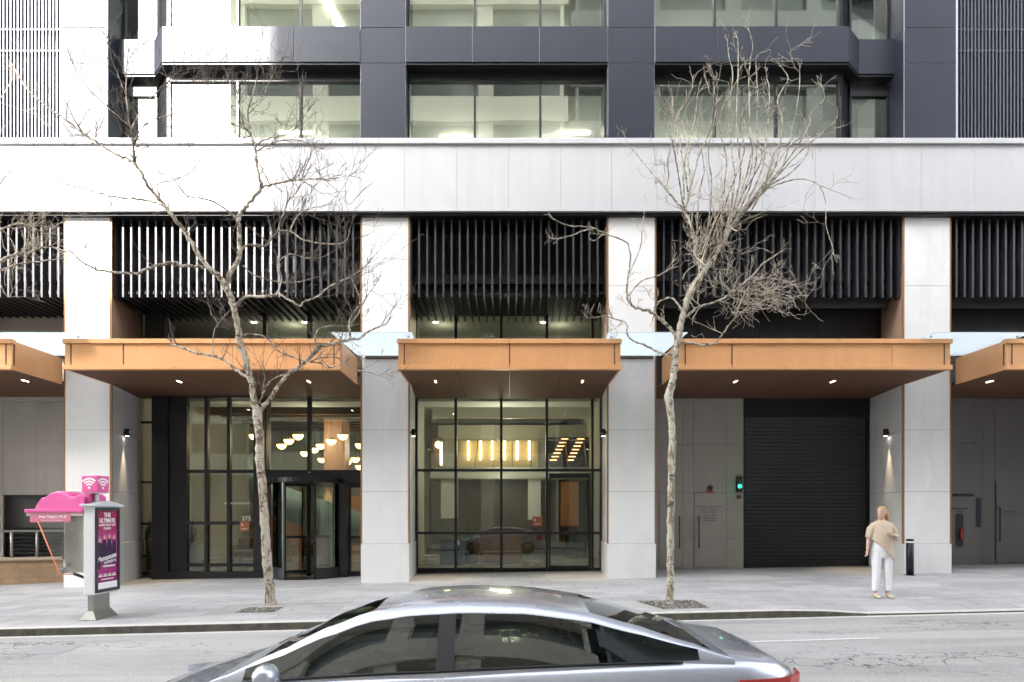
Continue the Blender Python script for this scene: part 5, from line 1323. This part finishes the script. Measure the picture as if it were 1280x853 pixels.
def woman():
    px,py=gp(1102.5,747); bx,by=px,py; bz=gz(bx,by)
    t=thing('person','woman with a blonde ponytail in a beige asymmetric jumper and white trousers, looking left','person',(bx,by,bz))
    O=Vector((bx,by,bz)); sk=mat('skin',(.58,.38,.29),.5)
    def put(mb):
        mb.v=[v+O for v in mb.v]; return mb
    # body (camera side is -y)
    mb=MB()
    mb.loft([ell((x,y_,z),a_,b_,20) for x,y_,z,a_,b_ in ((0,.01,.80,.13,.10),(0,.01,.88,.165,.115),(0,.01,.98,.145,.10),(0,.01,1.08,.125,.09),(0,.01,1.20,.14,.10),(0,.012,1.30,.15,.10),(0,.018,1.37,.15,.085),(0,.02,1.41,.10,.065),(-.003,.018,1.435,.062,.055),(-.006,.012,1.47,.049,.05),(-.01,.008,1.52,.05,.052))])
    mb.tube([(-.11,.018,1.365),(-.165,.02,1.355),(-.20,.02,1.28),(-.235,.018,1.13),(-.255,.0,1.04),(-.285,-.03,.90),(-.288,-.034,.885)],[.05,.052,.046,.038,.037,.025,.022],14)
    mb.tube([(.11,.018,1.365),(.165,.02,1.355),(.22,.02,1.26),(.27,.03,1.13),(.235,-.05,1.135),(.17,-.11,1.155),(.10,-.16,1.17)],[.05,.052,.046,.04,.038,.031,.023],14)
    for s in (-1,1): mb.tube([(s*.085,.01,.87),(s*.095,.0,.68),(s*.102,-.01,.49),(s*.108,.02,.32),(s*.116,.03,.14),(s*.12,.03,.07)],[.085,.072,.052,.048,.034,.032],14); mb.tube([(s*.12,.035,.06),(s*.12,-.03,.045),(s*.122,-.12,.025)],[.03,.03,.02],10)
    # head, turned to the viewer's left
    hc=Vector((-.012,-.005,1.595)); hr=Matrix.Rotation(R(-48),3,'Z')
    rings=[]
    prof=[(-.112,.02,.022,-.045),(-.105,.036,.036,-.04),(-.09,.05,.055,-.025),(-.065,.060,.072,-.014),(-.03,.068,.086,-.004),(.0,.072,.092,0),(.035,.075,.095,.003),(.065,.068,.088,.006),(.09,.052,.068,.008),(.106,.028,.038,.008),(.112,.006,.01,.008)]
    for z,a,b,oy in prof: rings.append([hc+hr@Vector((a*cos(2*pi*k/20),b*sin(2*pi*k/20)+oy,z)) for k in range(20)])
    mb.loft(rings)
    F_=lambda x,y,z: hc+hr@Vector((x,y,z))
    mb.loft([[F_(-.011,-.085,.012),F_(.011,-.085,.012),F_(.006,-.075,.02),F_(-.006,-.075,.02)],[F_(-.016,-.108,-.028),F_(.016,-.108,-.028),F_(.012,-.08,-.03),F_(-.012,-.08,-.03)],[F_(-.012,-.09,-.036),F_(.012,-.09,-.036),F_(.01,-.078,-.036),F_(-.01,-.078,-.036)]])
    for s in (-1,1): mb.sphere(F_(s*.073,.01,-.008),.024,6,(.4,.8,1.2))
    mb.sphere(F_(0,-.088,-.062),.016,6,(1.4,.6,.5))
    def hand(w,dirn,up_,curl,s=1):
        d=Vector(dirn).normalized(); u=Vector(up_); u=(u-d*u.dot(d)).normalized(); n=d.cross(u)
        R8=[]
        for q,(a,b) in ((0,(.022,.016)),(.035,(.03,.014)),(.075,(.036,.013)),(.09,(.032,.01))):
            R8.append([w+d*q+n*(a*cos(2*pi*k/10))+u*(b*sin(2*pi*k/10)) for k in range(10)])
        mb.loft(R8)
        for i,(o_,l) in enumerate(((-.027,.062),(-.009,.072),(.009,.068),(.027,.052))):
            p=w+d*.08+n*o_; pts=[p]; dd=d.copy()
            for k in range(3): dd=(dd-u*curl).normalized(); p=p+dd*l/3; pts.append(p)
            mb.tube(pts,[.0095,.009,.008,.0065],6)
        p=w+d*.02-n*.022*s; q=p+(d*.6-n*.8*s).normalized()*.035; mb.tube([p,q,q+(d-u*.3).normalized()*.03],[.011,.01,.008],6)
    hand(Vector((-.285,-.03,.90)),(-.15,-.05,-1),(1,0,0),.22,1)
    hand(Vector((.10,-.16,1.17)),(-.85,-.25,.15),(0,1,.2),.35,-1)
    body=remesh(mb,.0075,3); part(put(body),'body',sk,t)
    # eyes, brows, mouth
    m_=MB()
    for s in (-1,1): m_.sphere(F_(s*.030,-.083,.008)+O,.009,5,(1.2,.6,.7))
    part(m_,'eyes',mat('eye_dark',(.06,.05,.05),.3),t)
    m_=MB()
    for s in (-1,1): m_.tube([F_(s*.018,-.092,.028)+O,F_(s*.034,-.088,.032)+O,F_(s*.048,-.075,.026)+O],.003,4)
    part(m_,'eyebrows',mat('eyebrow',(.2,.13,.08),.8),t)
    m_=MB(); m_.tube([F_(-.02,-.089,-.06)+O,F_(0,-.1,-.061)+O,F_(.02,-.089,-.06)+O],.005,5); part(m_,'lips',mat('lips',(.5,.16,.14),.5),t)
    # hair
    hm=mat('blonde_hair',(.50,.31,.12),.55,nscale=40,namt=.35,stretch=(1,1,.2))
    m_=MB(); rings=[]
    for z,a,b,oy in [(-.07,.060,.045,.058),(-.03,.074,.06,.055),(.0,.079,.07,.045),(.035,.083,.088,.028),(.062,.079,.094,.014),(.088,.064,.082,.008),(.108,.036,.046,.008),(.118,.01,.014,.008)]:
        rings.append([hc+hr@Vector((a*cos(2*pi*k/20),b*sin(2*pi*k/20)+oy,z)) for k in range(20)])
    m_.loft(rings); p0=hc+hr@Vector((0,.10,.01))
    tail=[p0,p0+Vector((.05,.03,-.01)),p0+Vector((.075,.03,-.07)),p0+Vector((.085,.02,-.15)),p0+Vector((.08,.02,-.23))]
    m_.tube(tail,[.028,.042,.046,.038,.014],10)
    part(put(remesh(m_,.006,2)),'hair',hm,t)
    # jumper with diagonal hem
    knit=mat('beige_knit',(.6,.49,.37),.9,nscale=60,namt=.2,bump=.25,bscale=120)
    m_=MB(); rings=[]; n=28
    top=[(1.445,.075,.065,.018),(1.425,.12,.08,.02),(1.395,.175,.098,.02),(1.34,.195,.115,.015),(1.22,.192,.13,.005)]
    for z,a,b,oy in top: rings.append(ell((0,oy,z),a,b,n))
    for tt in (.25,.5,.75,1.0):
        ring=[]
        for k in range(n):
            c_=cos(2*pi*k/n); s_=sin(2*pi*k/n); hem=.90-c_*.215+(.02*s_)
            z=1.22+(hem-1.22)*tt; a=.192+.028*tt+(.01*sin(k*1.9) if tt>.4 else 0); b=.13+.02*tt
            ring.append(Vector((a*c_,b*s_+.005,z)))
        rings.append(ring)
    m_.loft(rings)
    m_.tube([(-.09,.02,1.36),(-.155,.02,1.345),(-.20,.018,1.28),(-.225,.015,1.21),(-.25,.01,1.115)],[.045,.064,.068,.067,.058],14)
    m_.tube([(.09,.02,1.36),(.155,.02,1.345),(.215,.022,1.27),(.25,.026,1.2),(.275,.03,1.13),(.25,-.03,1.115),(.20,-.09,1.14)],[.045,.066,.070,.07,.068,.062,.048],14)
    part(put(remesh(m_,.0075,5)),'jumper',knit,t)
    wh=mat('white_cloth',(.78,.78,.8),.85,nscale=5,namt=.05,bump=.5,bscale=9)
    m_=MB(); m_.loft([ell((0,.01,z),a,b,24) for z,a,b in ((1.2,.15,.10),(1.05,.155,.112),(.95,.172,.12),(.875,.19,.128),(.868,.188,.126))]); part(put(m_),'shirt',wh,t)
    # trousers
    m_=MB(); m_.loft([ell((0,.015,z),a,b,24) for z,a,b in ((.955,.155,.11),(.9,.172,.122),(.84,.188,.128),(.79,.19,.125),(.74,.17,.11))])
    for s in (-1,1):
        m_.loft([ell((s*x,y_,z),a,b,18) for x,y_,z,a,b in ((.092,.015,.86,.085,.11),(.098,.01,.74,.094,.105),(.102,.0,.60,.083,.09),(.106,-.005,.48,.074,.08),(.112,.0,.34,.068,.074),(.118,.012,.2,.06,.068),(.12,.018,.125,.058,.066))])
    part(put(remesh(m_,.0075,5)),'trousers',wh,t)
    cream=mat('cream_leather',(.62,.52,.36),.4)
    for s in (-1,1):
        m_=MB(); fx=s*.12
        m_.loft([[Vector((fx+s*q+a*cos(2*pi*k/14),y_,max(z+b*sin(2*pi*k/14),.004))) for k in range(14)] for y_,z,a,b,q in ((.06,.055,.03,.03,0),(.03,.055,.034,.034,0),(-.03,.04,.038,.026,0),(-.09,.028,.04,.022,.004),(-.14,.02,.03,.017,.006),(-.185,.014,.006,.008,.008))])
        m_.tube([(fx,.055,.05),(fx,.06,.0)],[.016,.01],8); part(put(m_),'shoe',cream,t)
    m_=MB(); c=Vector((.02,-.215,1.185)); m_.rbox(c,(.12,.035,.06),R(12),0,R(8))
    solo(put(m_),'pouch',mat('tan_pouch',(.4,.3,.18),.6),"small tan pouch held in the woman's hand against her jumper",'pouch',O+c,bevel=.01)
    m_=MB(); w0=Vector((.125,-.145,1.165)); m_.tube([w0,w0+Vector((.022,.01,-.004))],.032,14); part(put(m_),'wristwatch',mat('gold_watch',(.5,.36,.16),.3,.8),t)
woman()
# ------------------------------------------------------------------ unseen buildings across the street (behind the camera), shaped for sun and reflections, and beside
def opp(label,x0,x1,y1,y0,h,wallm,floor,wz,name='street_building'):
    t=thing(name,label,'building',((x0+x1)/2,y1,0))
    mb=MB(); mb.box(x0,x1,y0,y1-.5,-1.5,h); part(mb,'wall',wallm,t)
    piers=MB(); n=max(2,int((x1-x0)/4.2))
    for i in range(n+1):
        x=x0+(x1-x0)*i/n; piers.box(x-.45,x+.45,y1-.5,y1-.1,-1.5,h)
    part(piers,'facade_pier',wallm,t)
    z=4.2; k=0
    while z<h-1.5:
        m1=MB(); m1.box(x0,x1,y1-.5,y1,z,z+wz); part(m1,'floor_band',wallm,t)
        if z+wz<h-1:
            m2=MB(); m2.box(x0,x1,y1-.49,y1-.44,z+wz,min(h-.6,z+floor)); part(m2,'window_strip',M['opwin'],t)
        z+=floor; k+=1
    m1=MB(); m1.box(x0,x1,y1-.49,y1-.3,-1,4.2); part(m1,'shopfront',M['opshop'],t)
    m1=MB(); m1.box(x0-.2,x1+.2,y1-.6,y1+.3,h-.7,h); part(m1,'parapet',wallm,t)
    return t
M['opwin']=mat('dark_window_strip',(.12,.13,.12),.2)
M['opshop']=mat('shopfront_stone',(.45,.43,.38),.6,nscale=.6,namt=.5)
gr2=mat('grey_stone_wall',(.3,.3,.29),.85,nscale=2,namt=.15)
cr=mat('cream_sandstone',(.74,.69,.56),.85,nscale=2,namt=.12); wr=mat('warm_render',(.6,.56,.5),.85,nscale=2,namt=.1); gr=mat('pale_grey_concrete',(.55,.56,.57),.85,nscale=2,namt=.1)
opp('tall cream stone building across the street behind the camera',-16.3,3.5,-6.2,-22,HR,cr,3.5,1.5)  # height and left edge shaped to shade the facade right of the sun patch
opp('lower cream stone building across the street to the left, behind the camera',-44,-16.4,-6.2,-22,HL,wr,3.3,1.4)  # roof height shaped so sun reaches only the upper left facade
opp('grey stone corner building across the street behind the camera',3.7,28,-6.2,-22,34,gr2,3.3,1.2)  # raised to keep bright sky out of the right-hand window reflections
opp('low grey building across the street to the right, behind the camera',28.2,50,-6.0,-22,15,gr,3.6,1.6)  # kept low to let more sky light into the street
for x0,x1,lab in ((18.7,50,'grey building next door on the right, outside the photo'),(-50,-18.7,'grey building next door on the left, outside the photo')):
    t=thing('street_building',lab,'building',((x0+x1)/2,D0,0))
    mb=MB(); mb.box(x0,x1,D0+.5,36,-2,34); part(mb,'wall',gr,t)
    for k in range(8):
        m1=MB(); m1.box(x0+1,x1-1,D0+.4,D0+.5,5+k*3.5,7+k*3.5); part(m1,'window_strip',M['opwin'],t)
# ------------------------------------------------------------------ sky, sun, camera
w=bpy.data.worlds.new('World'); SC.world=w; w.use_nodes=True; nt=w.node_tree
bg=nt.nodes['Background']; sky=nt.nodes.new('ShaderNodeTexSky'); sky.sky_type='NISHITA'; sky.sun_disc=False
sky.sun_elevation=SUN_EL; sky.sun_rotation=pi+SUN_AZ; sky.air_density=1.0; sky.dust_density=3.0; sky.ozone_density=1.0
hs=nt.nodes.new('ShaderNodeHueSaturation'); hs.inputs['Saturation'].default_value=.22
nt.links.new(sky.outputs[0],hs.inputs['Color']); nt.links.new(hs.outputs[0],bg.inputs[0]); bg.inputs[1].default_value=.15
l=bpy.data.lights.new('sun','SUN'); l.energy=SUN_E; l.angle=R(.9); l.color=(1,.95,.88)
o=bpy.data.objects.new('sun',l); COL.objects.link(o)
d=Vector((-sin(SUN_AZ)*cos(SUN_EL),-cos(SUN_AZ)*cos(SUN_EL),sin(SUN_EL)))   # towards the sun
o.rotation_euler=(-d).to_track_quat('-Z','Y').to_euler(); o.location=d*60
cam=bpy.data.cameras.new('camera'); co=bpy.data.objects.new('camera',cam); COL.objects.link(co); SC.camera=co
co.location=(0,0,1.6); co.rotation_euler=(R(90),0,0); cam.lens=24; cam.sensor_width=36; cam.sensor_fit='HORIZONTAL'
cam.shift_x=3/1280; cam.shift_y=(645-426.5)/1280; cam.clip_start=.1; cam.clip_end=2000
vs_=SC.view_settings; vs_.view_transform='Standard'; vs_.look='None'; vs_.exposure=EXPO; vs_.gamma=1; vs_.use_curve_mapping=False
SC.render.engine='CYCLES'; c=SC.cycles; c.use_denoising=True; c.max_bounces=8; c.diffuse_bounces=4; c.glossy_bounces=4; c.transmission_bounces=6; c.transparent_max_bounces=24
c.sample_clamp_indirect=8; c.caustics_reflective=False; c.caustics_refractive=False; c.use_adaptive_sampling=True; c.adaptive_threshold=.02

for x in (-8,-6,-1.4,1.4,5.2,7.4):  # point lights added behind the glass to brighten the upper offices
    for z,e in ((12.3,14),(15.1,14)):
        l=bpy.data.lights.new('office_fill','POINT'); l.energy=e*(.45 if x>3 else 1); l.color=(1,1,.98); l.shadow_soft_size=.3
        o=bpy.data.objects.new('office_fill',l); COL.objects.link(o); o.location=(x,20.8,z)
